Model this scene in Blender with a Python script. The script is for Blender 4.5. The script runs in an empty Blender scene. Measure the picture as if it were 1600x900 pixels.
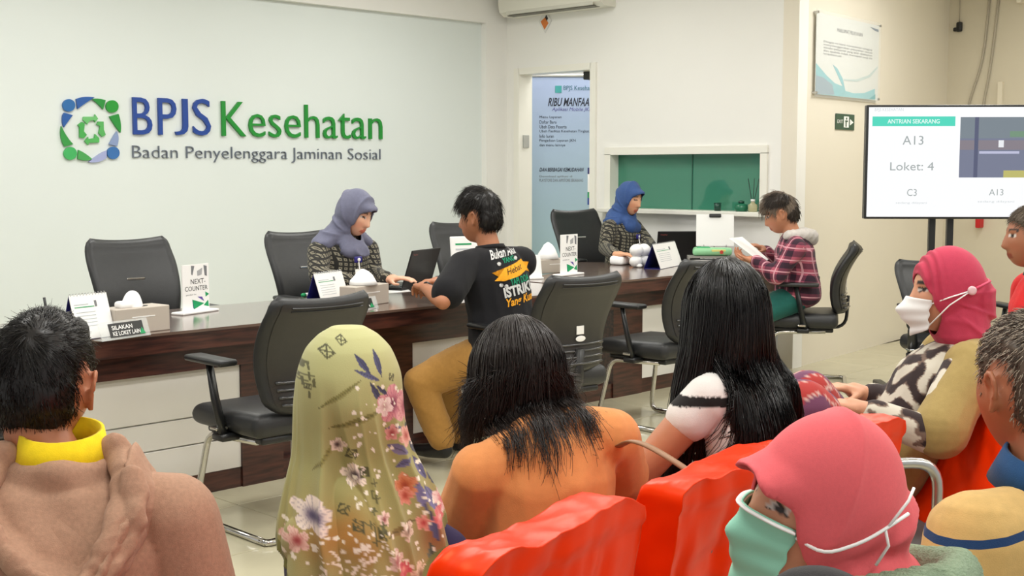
import bpy, bmesh, math, random
import numpy as np
from mathutils import Vector, Matrix, noise as mnoise
from mathutils.bvhtree import BVHTree
random.seed(7); rng = np.random.default_rng(7)
S2 = math.sqrt(2.0); R = math.radians
scene = bpy.context.scene; COL = scene.collection

# ---------------------------------------------------------------- camera, world, lights, exposure
FPX = 2000.0; HCAM = 1.42; PITCH = math.atan(185.0 / FPX)
cam_d = bpy.data.cameras.new('camera'); cam = bpy.data.objects.new('camera', cam_d); COL.objects.link(cam)
cam_d.sensor_width = 36.0; cam_d.lens = FPX / 1600 * 36; cam_d.clip_end = 60
cam.location = (0, 0, HCAM); cam.rotation_euler = (math.pi / 2 - PITCH, 0, -math.pi / 4)
scene.camera = cam
world = bpy.data.worlds.new('world'); scene.world = world; world.use_nodes = True
world.node_tree.nodes['Background'].inputs[0].default_value = (1, 0.99, 0.97, 1)
world.node_tree.nodes['Background'].inputs[1].default_value = 0.6
scene.view_settings.view_transform = 'Standard'; scene.view_settings.look = 'None'
scene.view_settings.gamma = 1.0; scene.view_settings.exposure = 0.0
LAMP_E = 26.0
LAMPS = [(x, y) for x in (1.2, 3.6, 6.0, 8.6) for y in (-0.6, 1.8, 4.0, 6.3) if not (x > 8 and y > 4.5)]
ZC = 3.1

# ---------------------------------------------------------------- frames: (R, F) = right / forward of the view on plan
def rf(r, f, z=0.0): return Vector(((f + r) / S2, (f - r) / S2, z))
def ray(px, py):
    x = (px - 800) / FPX; u = -(py - 450) / FPX
    c, s = math.cos(PITCH), math.sin(PITCH)
    f = c + u * s; z = u * c - s
    return Vector(((f + x) / S2, (f - x) / S2, z)), x, f
def at(px, py, d):
    v, x, f = ray(px, py); return Vector((0, 0, HCAM)) + v * (d / f)
def atz(px, py, z):
    v, x, f = ray(px, py); return Vector((0, 0, HCAM)) + v * ((z - HCAM) / v.z)
def aty(px, py, y):
    v, x, f = ray(px, py); return Vector((0, 0, HCAM)) + v * (y / v.y)
def atx(px, py, X):
    v, x, f = ray(px, py); return Vector((0, 0, HCAM)) + v * (X / v.x)
def yaw(a): return -math.pi / 4 - R(a)          # a: 0 = facing away from the camera, 90 = facing right

# ---------------------------------------------------------------- materials
def lin(c):
    out = []
    for v in c[:3]:
        v = v / 255.0
        out.append(v / 12.92 if v <= 0.04045 else ((v + 0.055) / 1.055) ** 2.4)
    return tuple(out) + (1.0,)
MATS = {}
def mat(name, col, rough=0.6, metal=0.0, var=0.0, vscale=8.0, bump=0.0, bscale=120.0, emit=0.0, attr=False, coat=0.0, sheen=0.0, spec=0.5, alpha=1.0, trans=0.0, sss=0.0, aniso=None):
    if name in MATS: return MATS[name]
    m = bpy.data.materials.new(name); m.use_nodes = True; nt = m.node_tree; N = nt.nodes; L = nt.links
    b = N['Principled BSDF']; c = lin(col)
    b.inputs['Base Color'].default_value = c; b.inputs['Roughness'].default_value = rough; b.inputs['Metallic'].default_value = metal
    b.inputs['Specular IOR Level'].default_value = spec
    if coat: b.inputs['Coat Weight'].default_value = coat; b.inputs['Coat Roughness'].default_value = 0.15
    if sheen: b.inputs['Sheen Weight'].default_value = sheen
    if alpha < 1: b.inputs['Alpha'].default_value = alpha
    if trans: b.inputs['Transmission Weight'].default_value = trans
    if sss:
        b.inputs['Subsurface Weight'].default_value = sss; b.inputs['Subsurface Radius'].default_value = (0.012, 0.005, 0.003); b.inputs['Subsurface Scale'].default_value = 1.0
    src = None
    if attr:
        a = N.new('ShaderNodeAttribute'); a.attribute_name = 'paint'; src = a.outputs['Color']; L.new(src, b.inputs['Base Color'])
    if var > 0:
        tc = N.new('ShaderNodeTexCoord'); nz = N.new('ShaderNodeTexNoise'); nz.inputs['Scale'].default_value = vscale; nz.inputs['Detail'].default_value = 5
        L.new(tc.outputs['Object'], nz.inputs['Vector'])
        mp = N.new('ShaderNodeMapRange'); mp.inputs['From Min'].default_value = 0.3; mp.inputs['From Max'].default_value = 0.7
        mp.inputs['To Min'].default_value = 1 - var; mp.inputs['To Max'].default_value = 1 + var
        L.new(nz.outputs['Fac'], mp.inputs['Value'])
        mx = N.new('ShaderNodeMix'); mx.data_type = 'RGBA'; mx.blend_type = 'MULTIPLY'; mx.inputs['Factor'].default_value = 1
        if src: L.new(src, mx.inputs[6])
        else: mx.inputs[6].default_value = c
        L.new(mp.outputs['Result'], mx.inputs[7]); L.new(mx.outputs[2], b.inputs['Base Color'])
    if bump > 0:
        tc = N.new('ShaderNodeTexCoord'); nz = N.new('ShaderNodeTexNoise'); nz.inputs['Scale'].default_value = bscale; nz.inputs['Detail'].default_value = 3
        L.new(tc.outputs['Object'], nz.inputs['Vector'])
        bp = N.new('ShaderNodeBump'); bp.inputs['Strength'].default_value = bump; bp.inputs['Distance'].default_value = 0.01
        L.new(nz.outputs['Fac'], bp.inputs['Height']); L.new(bp.outputs['Normal'], b.inputs['Normal'])
    if emit > 0:
        b.inputs['Base Color'].default_value = (0.01, 0.01, 0.01, 1)
        b.inputs['Emission Color'].default_value = c; b.inputs['Emission Strength'].default_value = emit
        if attr: L.new(src, b.inputs['Emission Color'])
    MATS[name] = m; return m

def wood_mat():
    m = mat('dark_wood', (62, 33, 27), 0.32, coat=0.3)
    nt = m.node_tree; N = nt.nodes; L = nt.links; b = N['Principled BSDF']
    tc = N.new('ShaderNodeTexCoord'); mpn = N.new('ShaderNodeMapping'); mpn.inputs['Scale'].default_value = (3, 30, 30)
    nz = N.new('ShaderNodeTexNoise'); nz.inputs['Scale'].default_value = 2; nz.inputs['Detail'].default_value = 8
    cr = N.new('ShaderNodeValToRGB'); cr.color_ramp.elements[0].color = lin((46, 24, 20)); cr.color_ramp.elements[1].color = lin((84, 46, 36))
    cr.color_ramp.elements[0].position = 0.35; cr.color_ramp.elements[1].position = 0.65
    L.new(tc.outputs['Object'], mpn.inputs['Vector']); L.new(mpn.outputs['Vector'], nz.inputs['Vector']); L.new(nz.outputs['Fac'], cr.inputs['Fac']); L.new(cr.outputs['Color'], b.inputs['Base Color'])
    return m

M_LOGOWALL = mat('wall_paint_cool', (226, 233, 230), 0.55, var=0.012, vscale=1.5, bump=0.02, bscale=60)
M_WALL = mat('wall_paint_white', (240, 239, 234), 0.6, var=0.012, vscale=1.3, bump=0.02, bscale=60)
M_WARM = mat('wall_paint_warm', (231, 224, 208), 0.65, var=0.02, vscale=1.2, bump=0.02, bscale=60)
M_CEIL = mat('ceiling_paint', (245, 245, 240), 0.8)
M_TILE = mat('floor_tile', (196, 190, 162), 0.16, var=0.05, vscale=5, spec=0.5)
M_GROUT = mat('grout', (160, 154, 132), 0.8)
M_TRIMW = mat('trim_white', (240, 238, 228), 0.35)
M_WOOD = wood_mat()
M_WOODTOP = mat('desk_top_laminate', (104, 84, 74), 0.16, var=0.10, vscale=10, coat=0.6)
M_PANEL = mat('panel_white', (232, 229, 222), 0.3)
M_BLACKL = mat('black_leather', (38, 39, 40), 0.40, var=0.08, vscale=40, bump=0.12, bscale=300)
M_BLACKSHELL = mat('black_shell', (46, 45, 43), 0.36, var=0.05, vscale=30, bump=0.08, bscale=400)
M_BLACKP = mat('black_plastic', (30, 31, 32), 0.35)
M_RIB = mat('rib_gloss', (58, 58, 58), 0.16, coat=0.6)
M_CHROME = mat('chrome', (205, 203, 198), 0.14, metal=1.0)
M_STEEL = mat('brushed_steel', (190, 190, 188), 0.3, metal=1.0)
M_WHITEP = mat('white_plastic', (245, 245, 243), 0.35)
M_PAPER = mat('paper_white', (248, 248, 246), 0.7)
M_BOX = mat('taupe_card', (190, 180, 168), 0.55)
M_TISSUE = mat('tissue', (250, 250, 250), 0.85)
M_BLUE = mat('navy_card', (26, 28, 104), 0.45)
M_GREEN = mat('print_green', (24, 158, 96), 0.5)
M_TEAL = mat('print_teal', (20, 96, 110), 0.5)
M_PURPLE = mat('print_purple', (104, 84, 168), 0.5)
M_INK = mat('ink_black', (30, 30, 32), 0.55)
M_GREY = mat('ink_grey', (120, 122, 126), 0.55)
M_ACRYL = mat('clear_acrylic', (235, 240, 240), 0.05, alpha=0.28, spec=0.6)
M_LAPTOP = mat('laptop_black', (27, 27, 29), 0.4)

# ---------------------------------------------------------------- mesh helpers: a shape is (V, F)
def shift(s, off=(0, 0, 0), rot=None, sc=None):
    V, F = s; V = np.asarray(V, float).reshape(-1, 3)
    if sc is not None: V = V * np.asarray(sc, float)
    if rot is not None:
        V = V @ np.array(rot.to_3x3() if hasattr(rot, 'to_3x3') else rot).T
    return V + np.asarray(off, float), F
def join(*shapes):
    Vs = []; Fs = []; n = 0
    for V, F in shapes:
        V = np.asarray(V, float).reshape(-1, 3); Vs.append(V); Fs += [tuple(i + n for i in f) for f in F]; n += len(V)
    return np.vstack(Vs), Fs
def rz(a): return Matrix.Rotation(a, 3, 'Z')
def rx(a): return Matrix.Rotation(a, 3, 'X')
def ry(a): return Matrix.Rotation(a, 3, 'Y')
BOXF = [(0, 3, 2, 1), (4, 5, 6, 7), (0, 1, 5, 4), (1, 2, 6, 5), (2, 3, 7, 6), (3, 0, 4, 7)]
def box(a, b):
    (x0, y0, z0), (x1, y1, z1) = a, b
    return np.array([(x0, y0, z0), (x1, y0, z0), (x1, y1, z0), (x0, y1, z0), (x0, y0, z1), (x1, y0, z1), (x1, y1, z1), (x0, y1, z1)], float), list(BOXF)
def cbox(c, s): return box([c[i] - s[i] / 2 for i in range(3)], [c[i] + s[i] / 2 for i in range(3)])
def from_bm(bm):
    bm.verts.ensure_lookup_table()
    for i, v in enumerate(bm.verts): v.index = i
    return np.array([v.co[:] for v in bm.verts]), [tuple(v.index for v in f.verts) for f in bm.faces]
def rbox(c, s, r=0.01, seg=2):
    bm = bmesh.new(); bmesh.ops.create_cube(bm, size=1.0)
    for v in bm.verts: v.co = Vector((v.co.x * s[0], v.co.y * s[1], v.co.z * s[2]))
    bmesh.ops.bevel(bm, geom=bm.edges[:], offset=min(r, min(s) * 0.49), segments=seg, profile=0.5, affect='EDGES')
    V, F = from_bm(bm); bm.free(); return V + np.asarray(c, float), F
def tube(pts, rad, n=8, closed=False, cap=True, flat=1.0):
    P = [Vector(p) for p in pts]; m = len(P)
    rads = rad if hasattr(rad, '__len__') else [rad] * m
    V = []; F = []; up = Vector((0, 0, 1)); prev = None
    for i in range(m):
        if closed: t = P[(i + 1) % m] - P[i - 1]
        else: t = P[min(i + 1, m - 1)] - P[max(i - 1, 0)]
        t.normalize()
        if prev is None:
            a = up.cross(t)
            if a.length < 1e-3: a = Vector((1, 0, 0)).cross(t)
        else: a = prev - t * prev.dot(t)
        a.normalize(); prev = a; b = t.cross(a)
        for k in range(n):
            w = 2 * math.pi * k / n
            V.append(P[i] + a * (math.cos(w) * rads[i]) + b * (math.sin(w) * rads[i] * flat))
    mm = m if closed else m - 1
    for i in range(mm):
        j = (i + 1) % m
        for k in range(n): F.append((i * n + k, i * n + (k + 1) % n, j * n + (k + 1) % n, j * n + k))
    if not closed and cap: F.append(tuple(range(n - 1, -1, -1))); F.append(tuple((m - 1) * n + k for k in range(n)))
    return np.array([v[:] for v in V]), F
def cyl(p0, p1, r, n=16): return tube([p0, p1], r, n)
def arc_pts(pts, r, seg=5):
    """round the corners of a polyline"""
    P = [Vector(p) for p in pts]; out = [P[0]]
    for i in range(1, len(P) - 1):
        a = (P[i - 1] - P[i]); b = (P[i + 1] - P[i]); k = min(r, a.length * 0.49, b.length * 0.49)
        p, q = P[i] + a.normalized() * k, P[i] + b.normalized() * k
        for s in range(seg + 1):
            t = s / seg; out.append(p * (1 - t) ** 2 + P[i] * (2 * t * (1 - t)) + q * t ** 2)
    out.append(P[-1]); return out
def prism(poly, o, ux, uy, th):
    """polygon in the (ux, uy) frame at o, extruded by th along ux x uy"""
    o, ux, uy = Vector(o), Vector(ux), Vector(uy); nz = ux.cross(uy).normalized() * th; n = len(poly)
    V = [o + ux * p[0] + uy * p[1] for p in poly]; V += [v + nz for v in V]
    F = [tuple(range(n - 1, -1, -1)), tuple(range(n, 2 * n))] + [(i, (i + 1) % n, n + (i + 1) % n, n + i) for i in range(n)]
    return np.array([v[:] for v in V]), F
def ellipsoid(c, r, nu=20, nv=12):
    V = [(0, 0, 1)]; F = []
    for j in range(1, nv):
        a = math.pi * j / nv
        for i in range(nu):
            w = 2 * math.pi * i / nu; V.append((math.sin(a) * math.cos(w), math.sin(a) * math.sin(w), math.cos(a)))
    V.append((0, 0, -1)); e = len(V) - 1
    for i in range(nu):
        F.append((0, 1 + i, 1 + (i + 1) % nu)); F.append((e, e - nu + (i + 1) % nu, e - nu + i))
        for j in range(nv - 2):
            a = 1 + j * nu; F.append((a + i, a + nu + i, a + nu + (i + 1) % nu, a + (i + 1) % nu))
    return np.array(V) * np.asarray(r, float) + np.asarray(c, float), F
def lathe(prof, c=(0, 0, 0), n=24):
    V = []; F = []; m = len(prof)
    for r, z in prof:
        for k in range(n): w = 2 * math.pi * k / n; V.append((c[0] + r * math.cos(w), c[1] + r * math.sin(w), c[2] + z))
    for i in range(m - 1):
        for k in range(n): F.append((i * n + k, i * n + (k + 1) % n, (i + 1) * n + (k + 1) % n, (i + 1) * n + k))
    F.append(tuple(range(n - 1, -1, -1))); F.append(tuple((m - 1) * n + k for k in range(n)))
    return np.array(V), F
def grid_sheet(fn, nu, nv):
    V = [fn(i / nu, j / nv) for j in range(nv + 1) for i in range(nu + 1)]
    F = [(j * (nu + 1) + i, j * (nu + 1) + i + 1, (j + 1) * (nu + 1) + i + 1, (j + 1) * (nu + 1) + i) for j in range(nv) for i in range(nu)]
    return np.array([tuple(v) for v in V], float), F

def mesh_of(name, s, smooth=False):
    V, F = s; me = bpy.data.meshes.new(name); me.from_pydata([tuple(v) for v in V], [], F)
    if smooth:
        me.polygons.foreach_set('use_smooth', [True] * len(me.polygons))
    me.update(); return me
def obj(name, s, m, parent=None, smooth=False, label=None, autosmooth=None, kind=None):
    me = s if isinstance(s, bpy.types.Mesh) else mesh_of(name, s, smooth or autosmooth is not None)
    o = bpy.data.objects.new(name, me); COL.objects.link(o)
    if m is not None and len(me.materials) == 0: me.materials.append(m)
    if autosmooth is not None: me.set_sharp_from_angle(angle=R(autosmooth))
    if parent: o.parent = parent
    if label: o['label'] = label
    if kind: o['kind'] = kind
    return o
def tag(o, label, cat, group=None):
    o['label'] = label; o['category'] = cat
    if group: o['group'] = group
    return o
def thing(name, label, cat, loc=(0, 0, 0), rotz=0.0, group=None):
    o = bpy.data.objects.new(name, None); COL.objects.link(o); o.empty_display_size = 0.1
    o.location = loc; o.rotation_euler = (0, 0, rotz); return tag(o, label, cat, group)
def struct(name, s, m, parent=None, smooth=False):
    o = obj(name, s, m, parent, smooth)
    if not parent: o['kind'] = 'structure'
    return o
def copy_tree(o, parent=None):
    c = o.copy(); COL.objects.link(c); c.parent = parent
    for ch in list(o.children): copy_tree(ch, c)
    return c
def text(s, size=1.0, extrude=0.0, offset=0.0, shear=0.0, align='LEFT', space=1.0):
    cu = bpy.data.curves.new('txt', 'FONT'); cu.body = s; cu.size = size; cu.extrude = extrude; cu.offset = offset; cu.shear = shear
    cu.align_x = align; cu.space_character = space; cu.resolution_u = 3
    o = bpy.data.objects.new('txt', cu); COL.objects.link(o); dg = bpy.context.evaluated_depsgraph_get(); dg.update()
    me = bpy.data.meshes.new_from_object(o.evaluated_get(dg)); bpy.data.objects.remove(o)
    V = np.array([v.co[:] for v in me.vertices]); F = [tuple(p.vertices) for p in me.polygons]; bpy.data.meshes.remove(me); return V, F
def fit_text(s, w, h, o, ux, uy, lift=0.002, extrude=0.0, **k):
    """text fitted to a w x h box whose lower left corner is o, in the (ux, uy) plane"""
    V, F = text(s, 1.0, **k); mn = V.min(0); mx = V.max(0)
    X = (V[:, 0] - mn[0]) / max(mx[0] - mn[0], 1e-6) * w; Y = (V[:, 1] - mn[1]) / max(mx[1] - mn[1], 1e-6) * h
    o, ux, uy = np.array(o), np.array(Vector(ux)), np.array(Vector(uy)); nz = np.cross(ux, uy)
    P = o + X[:, None] * ux + Y[:, None] * uy + nz * lift
    if extrude <= 0: return P, F
    n = len(P); E = {}
    for f in F:
        for i in range(len(f)):
            e = (f[i], f[(i + 1) % len(f)]); E[e] = 1
    G = [tuple(i + n for i in f) for f in F] + [(a, b, b + n, a + n) for (a, b) in E if (b, a) not in E]
    return np.vstack([P, P + nz * extrude]), G

def letters(name, s, m, parent):
    """split extruded lettering into its letters, each a part"""
    V, F = s; n = len(V); par = list(range(n))
    def find(a):
        while par[a] != a: par[a] = par[par[a]]; a = par[a]
        return a
    for f in F:
        for i in f[1:]: par[find(i)] = find(f[0])
    root = np.array([find(i) for i in range(n)]); comp = []
    for r_ in np.unique(root): x = V[root == r_, 0]; comp.append([x.min(), x.max(), {int(r_)}])
    comp.sort(key=lambda c: c[0]); out = [comp[0]]
    for c in comp[1:]:
        o = out[-1]; ov = min(o[1], c[1]) - max(o[0], c[0])
        if ov > .6 * min(o[1] - o[0], c[1] - c[0]): o[1] = max(o[1], c[1]); o[2] |= c[2]
        else: out.append(c)
    for c in out:
        keep = np.isin(root, list(c[2])); idx = -np.ones(n, int); idx[keep] = np.arange(keep.sum()); obj(name, (V[keep], [tuple(int(idx[i]) for i in f) for f in F if keep[f[0]]]), m, parent)

# ================================================================ the room
YL, XM = 7.9, 7.84            # logo wall and middle wall planes
# floor: a slab with tiles laid on it
fl = struct('floor', box((-2, -2.4, -0.12), (13, 8.6, -0.012)), M_GROUT)
TS = 0.6; tile_me = mesh_of('tile', rbox((0, 0, -0.006), (TS - 0.005, TS - 0.005, 0.012), 0.0015, 1)); tile_me.materials.append(M_TILE)
for i in range(-3, 22):
    for j in range(-4, 14):
        x, y = i * TS + 0.25, j * TS + 0.1
        f_, r_ = (x + y) / S2, (x - y) / S2
        if f_ < 1.2 or abs(r_) > 0.46 * f_ + 0.5 or y > 8.3 or (x > 8.2 and y > 5.4): continue
        t = bpy.data.objects.new('tile', tile_me); COL.objects.link(t); t.parent = fl; t.location = (x, y, 0)
# logo wall: recessed panel, beam and pilaster
struct('wall_back', box((-2, YL + 0.06, 0), (XM, YL + 0.2, ZC)), M_LOGOWALL)
xp = aty(760, 200, YL).x; zb = aty(600, 18, YL).z
struct('trim_1', box((xp, YL, 0), (XM, YL + 0.06, zb)), M_WALL)
struct('trim_2', box((-2, YL, zb), (XM, YL + 0.06, ZC)), M_WALL)
# middle wall with doorway and office window
dy0, dy1 = atx(925, 200, XM).y, atx(813, 200, XM).y; dz = atx(870, 112, XM).z
wy0, wy1 = atx(1190, 280, XM).y, atx(955, 280, XM).y; wz0, wz1 = atx(1070, 329, XM).z, atx(1070, 240, XM).z
ycr = 5.0
segs = [((XM, dy1, 0), (XM + .12, YL + .2, ZC)), ((XM, dy0, dz), (XM + .12, dy1, ZC)), ((XM, wy1, 0), (XM + .12, dy0, ZC)),
        ((XM, wy0, 0), (XM + .12, wy1, wz0)), ((XM, wy0, wz1), (XM + .12, wy1, ZC)), ((XM, ycr, 0), (XM + .12, wy0, ZC))]
struct('wall_middle', join(*[box(a, b) for a, b in segs]), M_WALL)
# door frame, hinge, room beyond
d1 = struct('door_1', join(box((XM - .025, dy1 - .004, 0), (XM + .14, dy1 + .055, dz + .05)), box((XM - .025, dy0 - .055, 0), (XM + .14, dy0 + .004, dz + .05)), box((XM - .025, dy0, dz - .004), (XM + .14, dy1, dz + .05))), M_TRIMW)
obj('hinge', rbox((XM + .06, dy1 - .008, 1.66), (.07, .014, .11), .004), M_STEEL, d1)
obj('door_closer', rbox((XM + .16, dy0 + .17, dz - .035), (.1, .06, .07), .008), M_BLACKP, d1)
struct('wall_beyond', join(box((9.6, 5.9, 0), (9.7, 9.4, ZC)), box((XM + .12, 9.3, 0), (9.7, 9.4, ZC)), box((XM + .12, 5.8, 0), (9.7, 5.9, ZC))), M_WALL)
struct('floor_beyond', box((XM, 5.9, -.1), (9.6, 9.3, 0.0)), M_TILE)
# window: frame, sill, tinted pane
fw = .055
w1 = struct('window_1', join(box((XM - .02, wy0 - fw, wz1 - .004), (XM + .13, wy1 + fw, wz1 + fw)), box((XM - .02, wy0 - fw, wz0 - .02), (XM + .13, wy0 + .004, wz1)), box((XM - .02, wy1 - .004, wz0 - .02), (XM + .13, wy1 + fw, wz1))), M_TRIMW)
obj('window_sill', rbox((XM + .03, (wy0 + wy1) / 2, wz0 - .012), (.24, wy1 - wy0 + .16, .035), .006), M_TRIMW, w1)
M_PANE = mat('green_tinted_glass', (62, 128, 104), 0.07, coat=0.2, spec=0.6)
pm = (wy0 + wy1) / 2 - .03
obj('pane', box((XM + .085, wy0, wz0), (XM + .095, pm, wz1)), M_PANE, w1); obj('pane', box((XM + .083, pm + .003, wz0), (XM + .093, wy1, wz1)), M_PANE, w1)
obj('mullion', box((XM + .08, pm - .004, wz0), (XM + .1, pm + .006, wz1)), mat('seal_green', (40, 96, 78), .4), w1)
# right wall, turning away, and the wall behind the screen
CA = Vector((XM, ycr, 0)); CB = Vector((10.8, 5.36, 0)); wd = (CB - CA).normalized(); wn = Vector((wd.y, -wd.x, 0))
struct('wall_right', prism([(0, 0), ((CB - CA).length, 0), ((CB - CA).length, ZC), (0, ZC)], CA, wd, (0, 0, 1), -.12), M_WARM)
tvd = Vector((-.11, -1, 0)).normalized()
M_WARM2 = mat('wall_paint_beige', (214, 206, 186), 0.7, var=0.03, vscale=1.5, bump=0.02, bscale=60)
struct('wall_screen', prism([(0, 0), (7.5, 0), (7.5, ZC), (0, ZC)], CB, tvd, (0, 0, 1), -.12), M_WARM2)
struct('ceiling', box((-2, -2.4, ZC), (13, 8.6, ZC + .1)), M_CEIL)
M_LAMP = mat('lamp_panel', (255, 252, 244), .5, emit=3.0)
for (x, y) in LAMPS + [(8.75, 7.4)]:  # the extra lamp is added only to brighten the room beyond the doorway
    t = thing('ceiling_lamp', 'square white ceiling light panel out of view overhead', 'lamp', (x, y, ZC), 0, 'ceiling lamps')
    obj('frame', join(box((-.62, -.32, -.03), (.62, -.3, 0)), box((-.62, .3, -.03), (.62, .32, 0)), box((-.62, -.3, -.03), (-.6, .3, 0)), box((.6, -.3, -.03), (.62, .3, 0))), M_TRIMW, t)
    obj('diffuser', box((-.6, -.3, -.012), (.6, .3, 0)), M_LAMP, t)
    l = bpy.data.lights.new('panel_light', 'AREA'); l.shape = 'RECTANGLE'; l.size = 1.2; l.size_y = .6; l.energy = LAMP_E; l.color = (1, .985, .955)
    lo = bpy.data.objects.new('panel_light', l); COL.objects.link(lo); lo.parent = t; lo.location = (0, 0, -.02)

# ---------------------------------------------------------------- wall logo and lettering
def wallpt(px, py): return aty(px, py, YL + .055)
UXW, UYW = Vector((1, 0, 0)), Vector((0, 0, 1))
C_BLUE, C_GRN = mat('sign_blue', (22, 66, 150), .35), mat('sign_green', (14, 140, 44), .35)
def wall_text(s, x0, x1, ytop, ybot, m, ex, **k):
    a = wallpt(x0, ybot); b = wallpt(x1, ybot); c = wallpt(x0, ytop)
    return fit_text(s, b.x - a.x, c.z - a.z, (a.x, YL + .059, a.z), UXW, UYW, 0, ex, **k)
sg = thing('wall_lettering', 'large blue BPJS and green Kesehatan letters mounted on pale wall', 'sign', (0, 0, 0))
for c_, x0_, x1_, y0_, y1_ in (('B', 207.5, 237, 152, 210), ('P', 247, 275, 153, 210.5), ('J', 273, 293, 154, 211), ('S', 301, 328.5, 154, 211.5)): obj('blue_letter', wall_text(c_, x0_, x1_, y0_, y1_, C_BLUE, .02, offset=-.004), C_BLUE, sg)
letters('green_letter', wall_text('Kesehatan', 346, 596, 158, 213, C_GRN, .02, offset=-.008), C_GRN, sg)
sg2 = thing('tagline_lettering', 'thin grey Badan Penyelenggara Jaminan Sosial lettering under the large name', 'sign', (0, 0, 0))
letters('grey_letter', wall_text('Badan Penyelenggara Jaminan Sosial', 207, 594, 227, 253, mat('sign_grey', (104, 112, 124), .35), .012, offset=-.02), MATS['sign_grey'], sg2)
em = thing('wall_emblem', 'round emblem of four blue and green figures around green arrows', 'emblem', (0, 0, 0))
def ep(x, y): p = wallpt(80 + x * 130 / 975, 140 + y * 120 / 900); return (p.x, p.z)
def eshape(name, pts, c, th=.016):
    poly = [ep(*p) for p in pts]
    obj(name, prism(poly, (0, YL + .059, 0), UXW, UYW, th), mat('emblem_%d_%d_%d' % c, c, .35), em)
def circ(x, y, r, n=24): return [(x + r * math.cos(-2 * math.pi * i / n), y + r * math.sin(-2 * math.pi * i / n)) for i in range(n)]
def bez(p0, p1, p2, n=7): return [tuple((1 - t) ** 2 * a + 2 * t * (1 - t) * b + t * t * c for a, b, c in zip(p0, p1, p2)) for t in [i / n for i in range(n + 1)]]
for (x, y, r, c) in [(200, 185, 73, (34, 104, 170)), (708, 198, 73, (24, 150, 44)), (217, 748, 76, (64, 178, 96)), (720, 742, 73, (52, 110, 176))]: eshape('figure_head', circ(x, y, r), c)
arms = [([(285, 112)] + bez((285, 112), (370, 70), (500, 92)) + bez((500, 92), (400, 150), (302, 228)) , (30, 88, 164)),
        ([(145, 272), (245, 300)] + bez((245, 300), (190, 370), (142, 442)) + bez((142, 442), (112, 380), (128, 300)), (30, 88, 164)),
        (bez((470, 112), (530, 95), (630, 125)) + [(600, 232)] + bez((600, 232), (540, 160), (470, 112)), (26, 142, 52)),
        ([(675, 315), (780, 285)] + bez((780, 285), (820, 390), (805, 505)) + bez((805, 505), (730, 420), (675, 315)), (26, 142, 52)),
        (bez((112, 430), (170, 560), (250, 640)) + [(148, 668)] + bez((148, 668), (85, 560), (112, 430)), (50, 150, 66)),
        (bez((312, 708), (390, 740), (470, 812)) + bez((470, 812), (400, 850), (303, 812)), (72, 164, 84)),
        (bez((760, 490), (710, 560), (672, 640)) + [(765, 662)] + bez((765, 662), (800, 560), (760, 490)), (138, 156, 196)),
        (bez((640, 715), (560, 740), (430, 850)) + bez((430, 850), (560, 870), (640, 800)), (164, 172, 214))]
for poly, c in arms:
    p2 = []
    for p in poly:
        if not p2 or (abs(p[0] - p2[-1][0]) + abs(p[1] - p2[-1][1])) > 2: p2.append(p)
    ar = sum(p2[i][0] * p2[(i + 1) % len(p2)][1] - p2[(i + 1) % len(p2)][0] * p2[i][1] for i in range(len(p2)))
    eshape('figure_arm', p2 if ar < 0 else p2[::-1], c)
for poly, c in [([(372, 318), (500, 318), (505, 290), (540, 340), (505, 385), (500, 360), (440, 365), (415, 408), (365, 355)], (108, 190, 112)),
                ([(545, 375), (605, 375), (608, 470), (630, 530), (590, 555), (550, 510), (565, 430), (525, 410)], (86, 176, 92)),
                ([(305, 415), (350, 380), (385, 395), (375, 490), (410, 530), (375, 570), (325, 560), (325, 440)], (70, 170, 80)),
                ([(385, 605), (425, 555), (430, 578), (500, 568), (505, 520), (555, 570), (555, 620), (430, 625), (428, 650)], (84, 180, 92))]:
    eshape('arrow', poly[::-1] if sum(poly[i][0] * poly[(i + 1) % len(poly)][1] - poly[(i + 1) % len(poly)][0] * poly[i][1] for i in range(len(poly))) > 0 else poly, c)

# ---------------------------------------------------------------- air conditioner, keychain sticker, banner
ya, yb = atx(936, 10, XM - .2).y, atx(779, 15, XM - .2).y; za = atx(860, 16, XM - .2).z
ac = thing('air_conditioner', 'white wall-mounted air conditioner above the doorway', 'air conditioner', (XM, (ya + yb) / 2, za))
L_ = yb - ya
prof = [(0, 0), (-.14, 0), (-.19, .03), (-.205, .1), (-.2, .24), (-.18, .29), (0, .3)]
obj('housing', prism([(p[0], p[1]) for p in prof][::-1], (0, L_ / 2, 0), (1, 0, 0), (0, 0, 1), L_), mat('ac_white', (232, 230, 218), .35), ac, autosmooth=40)
obj('louvre', rbox((-.185, 0, .035), (.012, L_ * .86, .06), .004), mat('ac_flap', (214, 212, 200), .35), ac)
obj('air_slot', box((-.172, -L_ * .43, -.004), (-.1, L_ * .43, .004)), mat('slot_dark', (120, 118, 108), .6), ac)
p = atx(852, 33, XM - .003)
cp = thing('hanging_card', 'small diamond shaped picture card stuck to wall under air conditioner', 'card', p)
obj('card', prism([(-.075, 0), (0, -.1), (.075, 0), (0, .1)], (0, 0, 0), (0, -1, 0), (0, 0, 1), .003), mat('card_white', (225, 224, 220), .4), cp)
obj('print', prism([(-.05, -.0), (-.005, -.07), (.04, -.02), (0, .03)], (-.0035, 0, 0), (0, -1, 0), (0, 0, 1), .001), mat('card_orange', (214, 120, 50), .4), cp)
obj('print', prism([(0, .03), (.02, .0), (.035, .02), (.015, .05)], (-.0035, 0, 0), (0, -1, 0), (0, 0, 1), .001), M_INK, cp)
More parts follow.
